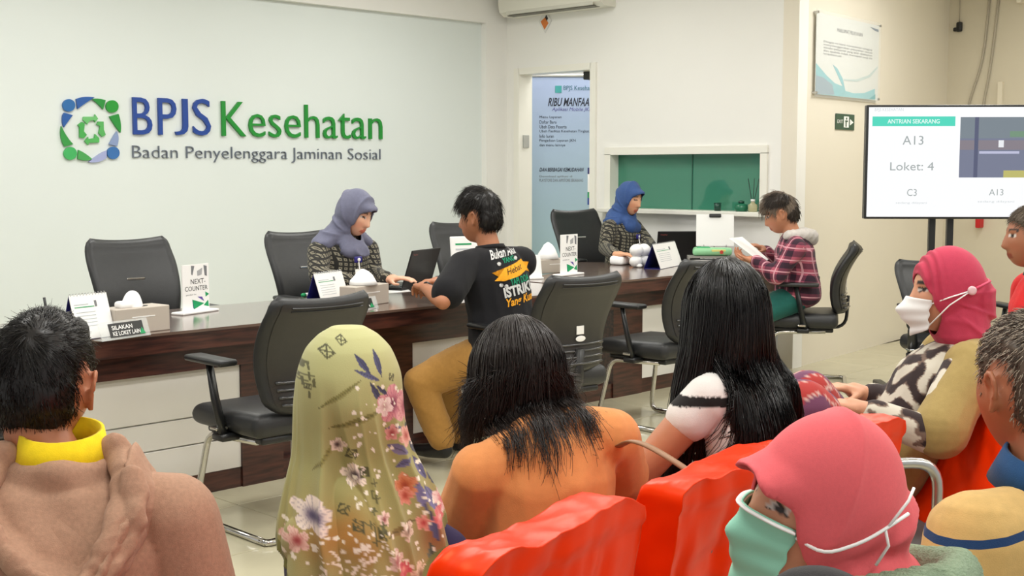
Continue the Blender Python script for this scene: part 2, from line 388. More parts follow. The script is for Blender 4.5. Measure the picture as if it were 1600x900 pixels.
# roll-up banner beyond the doorway, facing the camera
BD = 11.7
b0 = at(823, 118, BD); b0b = at(823, 392, BD)
bw, bh = .80, b0.z - .06
bn = thing('banner_stand', 'pale blue printed information banner standing inside the doorway', 'banner', (b0.x, b0.y, 0), -math.pi / 4)
M_BAN = mat('banner_blue', (166, 190, 212), .5); nt = M_BAN.node_tree
tc = nt.nodes.new('ShaderNodeTexCoord'); sp = nt.nodes.new('ShaderNodeSeparateXYZ'); cr = nt.nodes.new('ShaderNodeValToRGB')
e = cr.color_ramp.elements; e[0].position = .55 / 2.2; e[0].color = lin((176, 206, 212)); e[1].position = .98; e[1].color = lin((160, 176, 208))
mth = nt.nodes.new('ShaderNodeMath'); mth.operation = 'DIVIDE'; mth.inputs[1].default_value = 2.2
nt.links.new(tc.outputs['Object'], sp.inputs[0]); nt.links.new(sp.outputs['Z'], mth.inputs[0]); nt.links.new(mth.outputs[0], cr.inputs[0]); nt.links.new(cr.outputs[0], nt.nodes['Principled BSDF'].inputs['Base Color'])
obj('banner_sheet', box((0, 0, .06), (bw, .012, b0.z)), M_BAN, bn)
obj('base', rbox((bw / 2, .0, .035), (bw + .04, .16, .07), .02), M_STEEL, bn)
obj('top_rail', rbox((bw / 2, .004, b0.z), (bw + .01, .03, .03), .008), M_STEEL, bn)
k = BD / FPX; zt = lambda py: at(860, py, BD).z
def ban(s, x0, x1, y0, y1, m, **kk): obj('print', fit_text(s, (x1 - x0) * k, (y1 - y0) * k, ((x0 - 823) * k, -.002, zt(y1)), (1, 0, 0), (0, 0, 1), 0.0005, **kk), m, bn)
M_BINK = mat('banner_ink', (40, 46, 62), .55)
ban('BPJS Kesehatan', 880, 930, 134, 143, M_TEAL); obj('print', box(((867 - 823) * k, -.003, zt(145)), ((877 - 823) * k, -.001, zt(134))), mat('banner_teal', (60, 150, 150), .5), bn)
ban('RIBU MANFAATNYA', 856, 946, 153, 166, M_BINK, offset=.02, shear=.3); ban('Aplikasi Mobile JKN', 862, 926, 168, 175, mat('banner_purple', (88, 82, 150), .5), shear=.25)
for i, (s, w) in enumerate([('Menu Layanan', 34), ('Daftar Baru', 26), ('Ubah Data Peserta', 42), ('Ubah Fasilitas Kesehatan Tingkat Pertama', 98), ('Info Iuran', 22), ('Pengaduan Layanan JKN', 56), ('dan menu lainnya', 40)]):
    ban(s, 843, 843 + w, 181 + i * 7.3, 186 + i * 7.3, M_BINK)
ban('DAN BERBAGAI KEMUDAHAN', 843, 912, 262, 268, M_BINK, offset=.02, shear=.3); ban('Download aplikasi di', 843, 894, 274, 278, M_GREY); ban('PLAYSTORE DAN APPSTORE SEKARANG', 843, 911, 279.5, 284, M_GREY)
for y0, y1, m in [(262, 272, M_BLUE), (272, 300, M_PAPER), (300, 309, M_GREEN), (309, 320, C_BLUE)]: obj('print', box(((918 - 823) * k, -.003, zt(y1)), ((935 - 823) * k, -.001, zt(y0))), m, bn)

# ---------------------------------------------------------------- right wall: acrylic notice, exit sign, cables
def rw(px, py, off=0.0):
    v, x, f = ray(px, py); o = Vector((0, 0, HCAM)); t = ((CA + wn * off - o).dot(wn)) / v.dot(wn); return o + v * t
q = [rw(1275, 14, .02), rw(1376, 36, .02), rw(1371, 157, .02), rw(1271, 151, .02)]
wW = (q[1] - q[0]).length; wH = q[0].z - q[3].z
nt_ = thing('notice_panel', 'framed acrylic notice with grey text and teal swoosh on cream wall', 'notice', q[3], math.atan2(wd.y, wd.x))
X1, Z1 = (1, 0, 0), (0, 0, 1)
obj('sheet', box((.02, -.004, .02), (wW - .02, 0, wH - .02)), mat('notice_paper', (228, 230, 226), .5), nt_)
nx = lambda x: .02 + (x - 90) / 560 * (wW - .04); nzz = lambda y: .02 + (860 - y) / 740 * (wH - .04)
def nprint(poly, c, d=.001): obj('print', prism([(nx(x), nzz(y)) for x, y in poly], (0, -.0045, 0), X1, Z1, d), mat('notice_%d_%d_%d' % c, c, .5), nt_)
nprint([(90, 860), (330, 858), (345, 800), (320, 690), (270, 600), (230, 570), (320, 760), (250, 740), (180, 680), (90, 580)], (140, 200, 208)); nprint([(330, 858), (620, 855), (620, 745), (520, 800), (420, 815), (340, 800)], (146, 206, 214)); nprint([(90, 860), (250, 850), (230, 760), (150, 700), (90, 690)], (150, 172, 186), .0015); nprint([(560, 855), (625, 850), (625, 800)], (90, 176, 184), .0015)
nprint([(560, 150), (640, 160), (640, 185), (600, 175)], (110, 128, 148), .0015)
nprint([(330, 690), (440, 680), (560, 620), (640, 520), (640, 540), (570, 640), (450, 700), (330, 705)], (196, 214, 212))
obj('print', fit_text('MAKLUMAT PELAYANAN', nx(490) - nx(262), .028, (nx(262), -.0046, nzz(262)), X1, Z1, .0006), M_GREY, nt_)
for i, s in enumerate(['Dengan ini kami menyatakan sanggup', 'menyelenggarakan pelayanan sesuai', 'standar pelayanan yang telah ditetapkan', 'dan apabila tidak menepati janji ini', 'kami siap menerima sanksi']):
    obj('print', fit_text(s, (nx(585) - nx(150)) * (1 if i < 4 else .35), .019, (nx(150), -.0046, nzz(385 + i * 28)), X1, Z1, .0006), M_GREY, nt_)
obj('acrylic_cover', box((0, -.012, 0), (wW, -.007, wH)), mat('acrylic_notice', (240, 244, 244), .06, alpha=.12, spec=.6), nt_)
for x, z in ((.02, .03), (wW - .02, .03), (.02, wH - .02), (wW - .02, wH - .02)): obj('standoff', cyl((x, -.018, z), (x, .02, z), .009, 12), M_STEEL, nt_)
e0, e1, e2 = rw(1305, 202, .004), rw(1334, 202, .004), rw(1305, 177, .004)
ex = thing('exit_sign', 'small green emergency exit sign left of the screen', 'sign', e0, math.atan2(wd.y, wd.x)); ew, eh = (e1 - e0).length, e2.z - e0.z
obj('plate', box((0, -.004, 0), (ew, 0, eh)), mat('exit_green', (52, 84, 66), .4), ex)
obj('symbol', join(shift(box((ew * .42, -.006, eh * .15), (ew * .68, -.004, eh * .85))), prism([(ew * .75, eh * .3), (ew * .93, eh * .5), (ew * .75, eh * .7)], (0, -.004, 0), X1, Z1, .002)), M_PAPER, ex)
obj('runner', join(box((ew * .5, -.008, eh * .2), (ew * .55, -.006, eh * .55)), box((ew * .48, -.008, eh * .5), (ew * .62, -.006, eh * .6)), box((ew * .52, -.008, eh * .65), (ew * .58, -.006, eh * .78))), MATS['exit_green'], ex)
obj('lettering', fit_text('EXIT', ew * .3, eh * .22, (ew * .07, -.0045, eh * .4), X1, Z1, .001), M_PAPER, ex)
tn = Vector((tvd.y, -tvd.x, 0))
def tw(px, py, off=0.0):
    v, x, f = ray(px, py); o = Vector((0, 0, HCAM)); t = ((CB + tn * off - o).dot(tn)) / v.dot(tn); return o + v * t
if tn.dot(Vector((-1, -1, 0))) < 0: tn = -tn
M_CABLE = mat('cable_grey', (176, 168, 150), .5)
def cable(name, pts, r, label, off=.012):
    P = [tw(x, y, off) for x, y in pts]; tag(obj(name, tube(arc_pts(P, .2, 4), r, 8), M_CABLE, None, True), label, 'cable')
cable('wall_cable', [(1548, -25), (1540, 60), (1533, 105), (1512, 165), (1500, 230)], .011, 'left of two thick grey cables running down behind the screen')
cable('wall_cable', [(1563, -25), (1553, 65), (1545, 120), (1536, 165), (1530, 230)], .011, 'right of two thick grey cables running down behind the screen')
cable('thin_wire', [(1500, -25), (1499, 36)], .004, 'thin wire hanging down to a black plug on beige wall')
plp = tw(1499, 42, .02)
pg = thing('power_plug', 'black power plug hanging on thin wire on beige wall', 'plug', plp, math.atan2(tvd.y, tvd.x))
obj('plug_body', rbox((0, 0, 0), (.05, .035, .085), .012), M_BLACKP, pg); obj('cord_grip', rbox((-.035, 0, -.02), (.04, .03, .035), .01), M_BLACKP, pg)
cb = tw(1530, 122, .0); cd = tw(1567, 165, .0)
tag(obj('wall_conduit', join(box((-.02, -.02, 0), (.02, .02, .6))), mat('conduit', (226, 218, 198), .5)), 'pale vertical conduit on beige wall above the screen', 'conduit').location = tw(1563, 165, .02) + Vector((0, 0, -.4))
tag(obj('junction_box', rbox((0, 0, 0), (.16, .04, .1), .008), M_WARM), 'cream junction box high on beige wall above the screen', 'box').location = tw(1598, -4, .02)
tag(obj('call_point', rbox((0, 0, 0), (.13, .04, .1), .01), mat('alarm_red', (196, 24, 30), .4)), 'red alarm call point on the wall under the screen', 'alarm').location = tw(1532, 347, .02)

# ---------------------------------------------------------------- the screen on its stand
TD = 8.0; t0 = at(1350, 342, TD); tk = TD / FPX
tvh = at(1350, 164, TD).z - t0.z; tvw = tvh * 1.75
tv = thing('television', 'large bright queue display screen on black stand', 'television', (t0.x, t0.y, t0.z), -math.pi / 4 - R(2))
obj('housing', rbox((tvw / 2, .03, tvh / 2), (tvw, .06, tvh), .006), M_BLACKP, tv)
SX = lambda px: (px - 1350) * tk; SZ = lambda py: (342 - py) * tvh / 178
M_SCR = mat('screen_white', (250, 251, 252), .3, emit=1.0)
obj('screen', box((.014, -.003, .014), (tvw - .014, .001, tvh - .014)), M_SCR, tv)
def scr(x0, x1, y0, y1, c, d=.0035): obj('screen_graphic', box((SX(x0), -d - .0006, SZ(y1)), (SX(x1), -.003, SZ(y0))), mat('scr_%d_%d_%d' % c, c, .3, emit=.9), tv)
scr(1359, 1486, 182, 197, (74, 224, 196)); 
scr(1494, 1640, 183, 277, (120, 126, 150)); scr(1494, 1640, 183, 216, (124, 136, 146), .004); scr(1494, 1640, 219, 234, (136, 128, 138), .0045); scr(1516, 1522, 183, 277, (84, 90, 120), .005); scr(1570, 1640, 205, 214, (116, 150, 124), .005); scr(1562, 1640, 266, 277, (196, 190, 110), .005)
scr(1553, 1561, 219, 230, (244, 246, 250), .0055); scr(1524, 1585, 236, 240, (196, 198, 226), .0055)
M_STX = mat('scr_text', (196, 206, 206), .4, emit=.62); M_STX2 = mat('scr_text_faint', (224, 232, 234), .4, emit=.78)
def stx(s, x0, x1, y0, y1, m, **kk): obj('screen_text', fit_text(s, SX(x1) - SX(x0), SZ(y0) - SZ(y1), (SX(x0), -.0045, SZ(y1)), X1, Z1, .0006, **kk), m, tv)
stx('ANTRIAN SEKARANG', 1382, 1462, 186, 193, mat('scr_text_white', (230, 255, 248), .4, emit=.95), offset=.02)
stx('A13', 1406, 1438, 212, 226, M_STX); stx('Loket: 4', 1388, 1455, 253, 266, M_STX); stx('C3', 1415, 1430, 295, 306, M_STX); stx('A13', 1541, 1563, 295, 305, M_STX)
stx('sedang dilayani', 1398, 1446, 315, 319, M_STX2); stx('sedang dilayani', 1524, 1580, 313, 317, M_STX2); stx('BPJS KESEHATAN', 1362, 1406, 169, 175, M_STX2)
sd = thing('television_stand', 'black twin-post floor stand under the screen', 'stand', (t0.x, t0.y, 0), -math.pi / 4 - R(2))
for px in (1462, 1490): obj('post', box((SX(px) - .02, .085, .03), (SX(px) + .02, .115, 1.6)), M_BLACKP, sd)
obj('base', join(rbox((SX(1476), .09, .02), (.7, .07, .04), .01), rbox((SX(1476) - .3, .09, .02), (.06, .6, .04), .01), rbox((SX(1476) + .3, .09, .02), (.06, .6, .04), .01)), M_BLACKP, sd)
obj('bracket', box((SX(1440), .068, 1.3), (SX(1512), .083, 1.5)), M_BLACKP, sd)

# ================================================================ counters
def slab(poly, z0, z1): return prism(poly, (0, 0, z0), (1, 0, 0), (0, 1, 0), z1 - z0)
YD = 4.72; DZ = .75
def counter(name, label, x0, x1, yf, yb, top_poly, panels, legs):
    t = thing(name, label, 'counter', (0, 0, 0))
    obj('worktop', slab(top_poly, DZ - .012, DZ), M_WOODTOP, t)
    n = len(top_poly); cx = sum(p[0] for p in top_poly) / n; cy = sum(p[1] for p in top_poly) / n
    ins = [(p[0] + .004 * (1 if p[0] < cx else -1), p[1] + .004 * (1 if p[1] < cy else -1)) for p in top_poly]
    obj('fascia', slab(ins, DZ - .085, DZ - .012), M_WOOD, t)
    obj('apron', box((x0 + .05, yf + .1, DZ - .19), (x1 - .05, yf + .13, DZ - .085)), M_WOOD, t)
    obj('plinth', box((x0 + .05, yf + .14, 0), (x1 - .05, yf + .2, .09)), M_WOOD, t)
    for a, b in zip([l[1] for l in legs[:-1]], [l[0] for l in legs[1:]]):
        if not any(abs(a - q[0]) < .02 for q in panels): obj('recess_panel', box((a, yf + .2, .09), (b, yf + .22, DZ - .085)), M_WOOD, t)
    for a, b in legs: obj('leg_panel', box((a, yf + .13, 0), (b, yb - .1, DZ - .085)), M_WOOD, t)
    for a, b in panels:
        for z0, z1 in ((.09, .225), (.231, .345), (.351, DZ - .14)): obj('modesty_panel', rbox(((a + b) / 2, yf + .155, (z0 + z1) / 2), (b - a, .03, z1 - z0), .002, 1), M_PANEL, t)
    return t
xa = aty(375, 600, YD + .14).x; xb = aty(643, 600, YD + .14).x
counter('service_counter', 'long dark wood service counter with white lower panels below the wall lettering', .9, 5.45, YD, 5.5, [(.9, YD), (5.45, YD), (5.45, 5.5), (.9, 5.5)],
        [(.95, 1.5), (1.72, xa), (xb, 5.15)], [(1.5, 1.72), (xa, xa + .22), (xb - .22, xb), (5.15, 5.4)])
YE = 5.0
pl = atz(907, 409, DZ); pr = atz(960, 424, DZ)
poly2 = [(5.5, YE), (7.8, YE + .02), (7.8, 5.95), (7.1, 6.0)] + [(pl.x - .02, pl.y - .02), (pl.x - .14, pl.y - .03), (6.55, 5.98), (6.2, 5.72), (5.5, 5.5)]
lx = aty(957, 500, YE + .14).x; lx2 = aty(1002, 500, YE + .14).x
counter('side_counter', 'dark wood counter with curved back edge in front of the green window', 5.5, 7.8, YE, 5.95, poly2, [(lx2, 7.7)], [(lx, lx2)])

# ================================================================ office chairs
def back_shape(h, w, th=.055, nu=22, nv=26, z0=.5, lean=.16):
    """padded, slightly S-curved backrest: closed double sheet"""
    def hw(t): return w * (.80 + .24 * math.sin(min(t, .8) / .8 * math.pi / 2) - .10 * max(0, (t - .72) / .28) ** 2)
    def mid(u, t):
        # rounded corners
        uu = u; k = max(0, (t - .93) / .07); uu = u * (1 - .10 * k * k); kb = max(0, (.12 - t) / .12); uu *= 1 - .28 * kb * kb
        x = uu * hw(t); sag = -.016 * (1 - abs(u) ** 2.2) * max(0, (t - .8) / .2)
        y = -.25 - lean * (t ** 1.5) * h + .055 * math.sin(math.pi * min(1, t * 1.15)) * 1.0 - .03 + .05 * u * u * (1 - .5 * t)
        return x, y, z0 + t * h + sag
    V = []; F = []
    for s in (1, -1):
        for j in range(nv + 1):
            for i in range(nu + 1):
                u = -1 + 2 * i / nu; t = j / nv
                e = min(1, (1 - abs(u)) / .12, (t) / .06 + 0.0, (1 - t) / .05); e = math.sqrt(max(0, 1 - (1 - max(0, e)) ** 2))
                x, y, z = mid(u, t); V.append((x, y + s * (th / 2) * (.12 + .88 * e), z))
    n = (nu + 1) * (nv + 1)
    for j in range(nv):
        for i in range(nu):
            a = j * (nu + 1) + i; F.append((a + 1, a, a + nu + 1, a + nu + 2)); F.append((n + a, n + a + 1, n + a + nu + 2, n + a + nu + 1))
    ring = [i for i in range(nu + 1)] + [j * (nu + 1) + nu for j in range(1, nv + 1)] + [nv * (nu + 1) + i for i in range(nu - 1, -1, -1)] + [j * (nu + 1) for j in range(nv - 1, 0, -1)]
    for k in range(len(ring)):
        a, b = ring[k], ring[(k + 1) % len(ring)]; F.append((a, b, n + b, n + a))
    return (np.array(V), F), mid
CHAIR_G = 'black office chairs'
def make_chair(name, label, visitor=True):
    t = thing(name, label, 'chair', (0, 0, 0), 0, CHAIR_G)
    zs = .475 if visitor else .5; h = .465 if visitor else .56; z0 = zs + .01
    def seat_fn(u, v):
        return 0
    s = rbox((0, .01, zs - .035), (.49, .5, .09), .042, 4); V, F = s
    V[:, 2] += np.where(V[:, 2] > zs - .03, .012 - .10 * ((V[:, 0]) ** 2) * .5 - .02 * np.clip((V[:, 1] - .12) / .14, 0, 1), 0)
    obj('seat', (V, F), M_BLACKL, t, True)
    obj('seat_pan', rbox((0, -.01, zs - .092), (.40, .40, .03), .01), M_BLACKP, t)
    bs, mid = back_shape(h, .235, z0=z0); bk = obj('backrest', bs, M_BLACKL, t, True)
    # rear shell with seam and glossy lumbar ribs
    def shell(i, j):
        u = -.86 + 1.72 * i; tt = .05 + .90 * j; x, y, z = mid(u, tt); e = min(1, (1 - abs(u) / .86) / .06 + .0, j / .04, (1 - j) / .04); return (x, y - .031 - .008 * max(0, min(1, e)), z)
    V, F = grid_sheet(shell, 16, 20); obj('rear_shell', (V, F), M_BLACKSHELL, t, True)
    for r_ in range(4):
        tt = .09 + r_ * .062; pts = [Vector(mid(-.78 + 1.56 * i / 10, tt)) + Vector((0, -.041, 0)) for i in range(11)]
        obj('lumbar_rib', tube(pts, .011, 6, flat=.6), M_RIB, bk, True)
    if visitor:
        for r_ in range(2):
            tt = .885 + r_ * .03; pts = [Vector(mid(-.7 + 1.4 * i / 10, tt)) + Vector((0, -.040, 0)) for i in range(11)]
            obj('shell_groove', tube(pts, .0035, 4), M_BLACKP, bk)
        x, y, z = mid(0.05, .42); 
        obj('sticker', shift(rbox((0, 0, 0), (.045, .003, .04), .001, 1), (x, y - .042, z)), M_WHITEP, bk); obj('sticker', shift(ellipsoid((0, 0, 0), (.03, .003, .014)), (x + .002, y - .043, z - .04)), M_WHITEP, bk)
    x, y, z = mid(0, .62); obj('logo_bar', shift(rbox((0, 0, 0), (.10, .008, .012), .003), (x, y + .029, z)), M_CHROME, bk)
    obj('back_bracket', tube(arc_pts([(0, -.02, zs - .1), (0, -.29, zs - .09), (0, -.30, zs + .12)], .08), .028, 8, flat=.4), M_BLACKP, t, True)
    for sx in (-1, 1):
        a = obj('armrest', join(tube([(sx * .255, -.03, zs - .09), (sx * .275, .0, zs + .06), (sx * .28, .03, zs + .2)], [.03, .026, .022], 10, flat=.55), rbox((sx * .24, -.02, zs - .09), (.09, .08, .03), .01)), M_BLACKP, t, True)
        obj('arm_pad', rbox((sx * .28, .02, zs + .21), (.085, .27, .026), .012, 3), M_BLACKP, a, True)
        obj('height_clip', rbox((sx * .268, -.012, zs - .055), (.055, .05, .014), .004), M_CHROME, a)
    if visitor:
        for sx in (-1, 1):
            pts = arc_pts([(sx * .19, -.16, zs - .1), (sx * .205, .17, zs - .11), (sx * .24, .24, .014), (sx * .24, -.27, .014)], .06, 5)
            obj('leg', tube(pts, .0135, 10), M_CHROME, t, True)
        obj('floor_bar', tube(arc_pts([(-.24, -.25, .014), (-.24, -.29, .014), (.24, -.29, .014), (.24, -.25, .014)], .03), .0135, 10), M_CHROME, t, True)
    else:
        obj('gas_lift', cyl((0, 0, .1), (0, 0, zs - .09), .028), M_CHROME, t, True)
        for k in range(5):
            a = 2 * math.pi * k / 5; c, s_ = math.cos(a), math.sin(a)
            lg = obj('base_leg', tube([(0, 0, .11), (c * .16, s_ * .16, .1), (c * .3, s_ * .3, .075)], [.03, .024, .018], 8), M_BLACKP, t, True)
            obj('caster', shift(cyl((-.02, 0, 0), (.02, 0, 0), .028, 12), (c * .3, s_ * .3, .029), rz(a + math.pi / 2)), M_BLACKP, lg, True)
    return t
vproto = sproto = None
def put_chair(r, f, a, label, visitor=True, z=1.0):
    global vproto, sproto
    if visitor and vproto is None: o = vproto = make_chair('visitor_chair', label, True)
    elif not visitor and sproto is None: o = sproto = make_chair('staff_chair', label, False)
    else: o = copy_tree(vproto if visitor else sproto)
    o['label'] = label; o.location = rf(r, f); o.rotation_euler = (0, 0, yaw(a)); o.scale = (1, 1, z); return o
put_chair(-.955, 5.10, -44, 'empty black visitor chair behind the woman in green headscarf')
put_chair(.13, 6.10, -38, 'black visitor chair under the man in printed black t-shirt')
put_chair(.82, 7.12, -45, 'black visitor chair behind the woman with very long straight hair')
put_chair(1.92, 8.45, -76, 'black visitor chair under the visitor in plaid shirt')
put_chair(-1.75, 4.2, -40, 'black visitor chair mostly hidden behind the man in brown hoodie')
put_chair(2.55, 7.28, 170, 'black visitor chair behind the woman in crimson headscarf below the screen', True, .94)
put_chair(-1.78, 6.42, 138, 'empty black staff chair behind tissue box, leftmost along the pale wall', False)
put_chair(-1.02, 7.22, 138, 'black staff chair under the woman in grey headscarf', False)
put_chair(-.18, 8.5, 146, 'empty black staff chair behind the man in black t-shirt', False)
put_chair(.68, 9.85, 146, 'empty black staff chair beside the woman in blue headscarf', False, 1.04)

# ================================================================ things on the counters
def tent_calendar(px0, py0, px1, py1, h, label, depth=.1):
    a, b = atz(px0, py0, DZ), atz(px1, py1, DZ); w = (b - a).length
    t = thing('desk_calendar', label, 'calendar', (a.x, a.y, DZ), math.atan2(b.y - a.y, b.x - a.x), 'tent desk calendars on the counters')
    lean = depth * .5
    def page(y0, y1, z0, z1, th): return prism([(0, 0), (w, 0), (w, 1), (0, 1)], (0, y0, z0), (1, 0, 0), (0, y1 - y0, z1 - z0), th)
    obj('front_sheet', page(0, lean, .002, h, .003), M_PAPER, t); obj('back_sheet', page(depth, lean, .002, h, .003), M_BLUE, t)
    obj('base_flap', box((0.002, 0, 0), (w - .002, depth, .003)), M_BLUE, t)
    obj('blue_strip', page(-.001, lean * .16 - .001, .003, h * .16, .001), M_BLUE, t)
    ux, uy = Vector((1, 0, 0)), Vector((0, lean, h)).normalized(); nrm = ux.cross(uy)
    def pr(x0, x1, z0, z1, m): o = Vector((x0 * w, 0, 0)) + uy * (z0 * h) + nrm * .0035; obj('print', prism([(0, 0), ((x1 - x0) * w, 0), ((x1 - x0) * w, (z1 - z0) * h), (0, (z1 - z0) * h)], o, ux, uy, .0008), m, t)
    pr(.08, .6, .74, .76, M_GREEN); pr(.62, .68, .74, .88, M_GREY); pr(.08, .45, .80, .82, mat('ink_pale', (190, 196, 200), .6))
    for i in range(5): pr(.1, .6, .30 + i * .08, .315 + i * .08, MATS['ink_pale'])
    n = 12
    for i in range(n): obj('binding_ring', tube([(w * (i + .5) / n, lean + .006 * math.cos(v), h + .006 * math.sin(v)) for v in [j * math.pi / 3 for j in range(6)]], .0012, 4, closed=True), M_STEEL, t)
    return t
def tissue_box(px0, py0, px1, py1, h, label, dome=True, depth=.12, tz=1.0):
    a, b = atz(px0, py0, DZ), atz(px1, py1, DZ); w = (b - a).length
    t = thing('tissue_box', label, 'tissue box', (a.x, a.y, DZ), math.atan2(b.y - a.y, b.x - a.x), 'tissue boxes on the counters')
    obj('box', rbox((w / 2, depth / 2, h / 2), (w, depth, h), .003, 1), M_BOX, t)
    obj('label_strip', box((w * .3, -.0012, h * .62), (w * .72, 0, h * .66)), M_PAPER, t)
    obj('opening', shift(lathe([(.05, 0), (.05, .0012)]), (w / 2, depth / 2, h), sc=(1.3, .6, 1)), M_INK, t)
    if dome: V, F = ellipsoid((0, 0, 0), (.045, .035, .065), 24, 16)
    else: V, F = lathe([(.07, 0), (.062, .03), (.045, .065), (.028, .09), (.006, .105)], n=28)
    for v in V:
        q = Vector(v) * 22; d_ = mnoise.noise(q) * .010 + mnoise.noise(q * 2.3) * .005; v[0] *= 1 + d_ * 9; v[1] *= 1 + d_ * 9; v[2] *= 1 + d_ * 3
    V[:, 2] *= tz
    if dome: V[:, 2] = np.maximum(V[:, 2], -.005)
    tis = obj('tissue', shift((V, F), (w * .47, depth / 2, h + .002)), M_TISSUE, t, True)
    if dome: obj('tissue_fold', shift(rbox((0, 0, 0), (.1, .05, .03), .012, 3), (w * .36, depth * .45, h + .012)), M_TISSUE, tis, True)
    return t
def counter_card(px0, py0, px1, py1, ytop, label, small=False):
    a, b = atz(px0, py0, DZ), atz(px1, py1, DZ); w = (b - a).length; d = ((a + b) / 2); F_ = (d.x + d.y) / S2
    h = (HCAM - DZ) - (ytop - 265) * F_ / FPX
    t = thing('counter_sign', label, 'sign', (a.x, a.y, DZ), math.atan2(b.y - a.y, b.x - a.x), 'next counter cards')
    obj('base', rbox((w / 2, .01, .006), (w, .075, .012), .005), M_WHITEP, t)
    x0, x1 = w * .16, w * .88
    obj('plate', box((x0, .008, .01), (x1, .014, h)), M_PAPER, t); pw = x1 - x0
    def pt_(s, fx0, fx1, fz0, fz1, m, **k): obj('print', fit_text(s, pw * (fx1 - fx0), (fz1 - fz0) * h, (x0 + pw * fx0, .0078, fz0 * h), X1, Z1, .0005, **k), m, t)
    pt_('NEXT-', .3, .86, .60, .70, M_INK); pt_('COUNTER', .08, .94, .46, .555, M_INK); pt_('pindah ke', .12, .5, .36, .4, M_GREY)
    def tri(p, m, d=.0008): obj('print', prism([(x0 + pw * x, h * z) for x, z in p], (0, .0078, 0), X1, Z1, d), m, t)
    tri([(.35, .28), (.42, .08), (.8, .18)], M_GREEN); tri([(.35, .28), (.38, .1), (.42, .08)], M_TEAL, .001); tri([(.55, .33), (.8, .22), (.72, .32)], M_PURPLE); tri([(.78, .14), (.98, .1), (.95, .24)], M_GREEN); tri([(.85, .42), (.86, .31), (.99, .36)], M_GREEN)
    tri([(.33, .98), (.45, .97), (.37, .78), (.33, .8)], M_GREY); tri([(.55, .86), (.75, .92), (.72, .78), (.56, .76)], mat('ink_pale2', (170, 172, 174), .6)); tri([(.8, .97), (.92, .95), (.92, .74), (.84, .76)], M_GREY)
    return t
def name_plate(px0, py0, px1, py1, h, lines, label):
    a, b = atz(px0, py0, DZ), atz(px1, py1, DZ); w = (b - a).length
    t = thing('name_plate', label, 'name plate', (a.x, a.y, DZ), math.atan2(b.y - a.y, b.x - a.x), 'clear acrylic name plates')
    ux, uy = Vector((1, 0, 0)), Vector((0, .35, 1)).normalized(); n = ux.cross(uy)
    def q(x0, x1, z0, z1, lift, m, nm, th=.001): obj(nm, prism([(x0, z0), (x1, z0), (x1, z1), (x0, z1)], n * lift, ux, uy, th), m, t)
    q(0, w, 0, h, -.003, M_ACRYL, 'acrylic', .003); obj('acrylic', box((0, .0, 0), (w, .05, .003)), M_ACRYL, t)
    q(w * .18, w * .88, h * .12, h * .88, .0005, M_BLACKP, 'black_insert')
    obj('print', prism([(w * .78, h * .14), (w * .9, h * .14), (w * .84, h * .5)], n * .002, ux, uy, .0008), M_GREEN, t)
    lh = h * .64 / len(lines)
    for i, s in enumerate(lines):
        obj('print', fit_text(s, w * (.42 if i == 0 and len(lines) > 1 else .56), lh * .72, tuple(ux * (w * .24) + uy * (h * .2 + lh * (len(lines) - 1 - i))), ux, uy, .0022, offset=.015), M_PAPER, t)
def laptop(p, rot, label, w=.33, dp=.23, open_=108):
    t = thing('laptop', label, 'laptop', p, rot)
    bs = obj('base', rbox((0, 0, .009), (w, dp, .018), .004), M_LAPTOP, t)
    obj('keyboard', join(*[cbox((-w * .42 + w * .84 * (i + .5) / 13, dp * .05 + .018 * (j - .5), .0195), (w * .055, .014, .003)) for i in range(13) for j in range(5)]), M_BLACKP, bs, kind='stuff')
    obj('touchpad', box((-.05, -dp * .44, .018), (.05, -dp * .2, .0188)), mat('pad_grey', (48, 48, 50), .3), bs)
    c = obj('screen_lid', rbox((0, 0, .11), (w, .009, .22), .004), M_LAPTOP, t); c.location = (0, dp / 2, .016); c.rotation_euler = (-R(open_ - 90), 0, 0)
    obj('display', box((-w * .46, -.0055, .02), (w * .46, -.0048, .205)), mat('display_glow', (196, 214, 232), .3, emit=.5), c)
    obj('logo', fit_text('ThinkPad', .05, .01, (w * .44, .0048, .19), (-1, 0, 0), Z1, .0005), mat('lid_logo', (170, 90, 84), .4), c)
    return t
def sheet(name, pts, label, m=None, cat='paper', th=.0012):
    P = [atz(x, y, DZ + .001) for x, y in pts]
    return tag(obj(name, prism([(p.x, p.y) for p in P], (0, 0, DZ), (1, 0, 0), (0, 1, 0), th), m or M_PAPER), label, cat)

tent_calendar(122, 533, 180, 525, .175, 'white desk calendar with blue inside beside the man in hoodie')
tissue_box(181, 525, 266, 515, .105, 'taupe tissue box with round puff of tissue beside the counter card')
counter_card(279, 493, 336, 485, 413, 'white NEXT COUNTER card on the counter under the blue lettering')
name_plate(160, 534, 236, 523, .075, ['SILAKAN', 'KE LOKET LAIN'], 'acrylic plate reading SILAKAN KE LOKET LAIN in front of tissue box')
tent_calendar(503, 476, 546, 469, .150, 'white desk calendar with navy side in front of the woman in grey headscarf')
tissue_box(556, 481, 608, 473, .10, 'taupe tissue box with tall tissue before the woman in grey headscarf', False, .10, .72)
name_plate(528, 492, 592, 481, .062, ['SYAFATA'], 'acrylic plate with white letters ending in ATA behind the empty visitor chair')
lp = atz(648, 452, DZ); laptop((lp.x - .0, lp.y + .14, DZ), R(-160), 'open black laptop between the woman in grey headscarf and the man')
sheet('paper_sheet', [(608, 458), (642, 455), (630, 447), (600, 450)], 'white paper lying beside the black laptop')
sheet('paper_sheet', [(690, 470), (722, 464), (716, 455), (686, 460)], 'white paper lying under the elbow of man in black t-shirt')
pp = atz(484, 462, DZ); g = thing('marker_pen', 'green and white marker lying by the calendar of the woman in grey headscarf', 'marker', pp, .4)
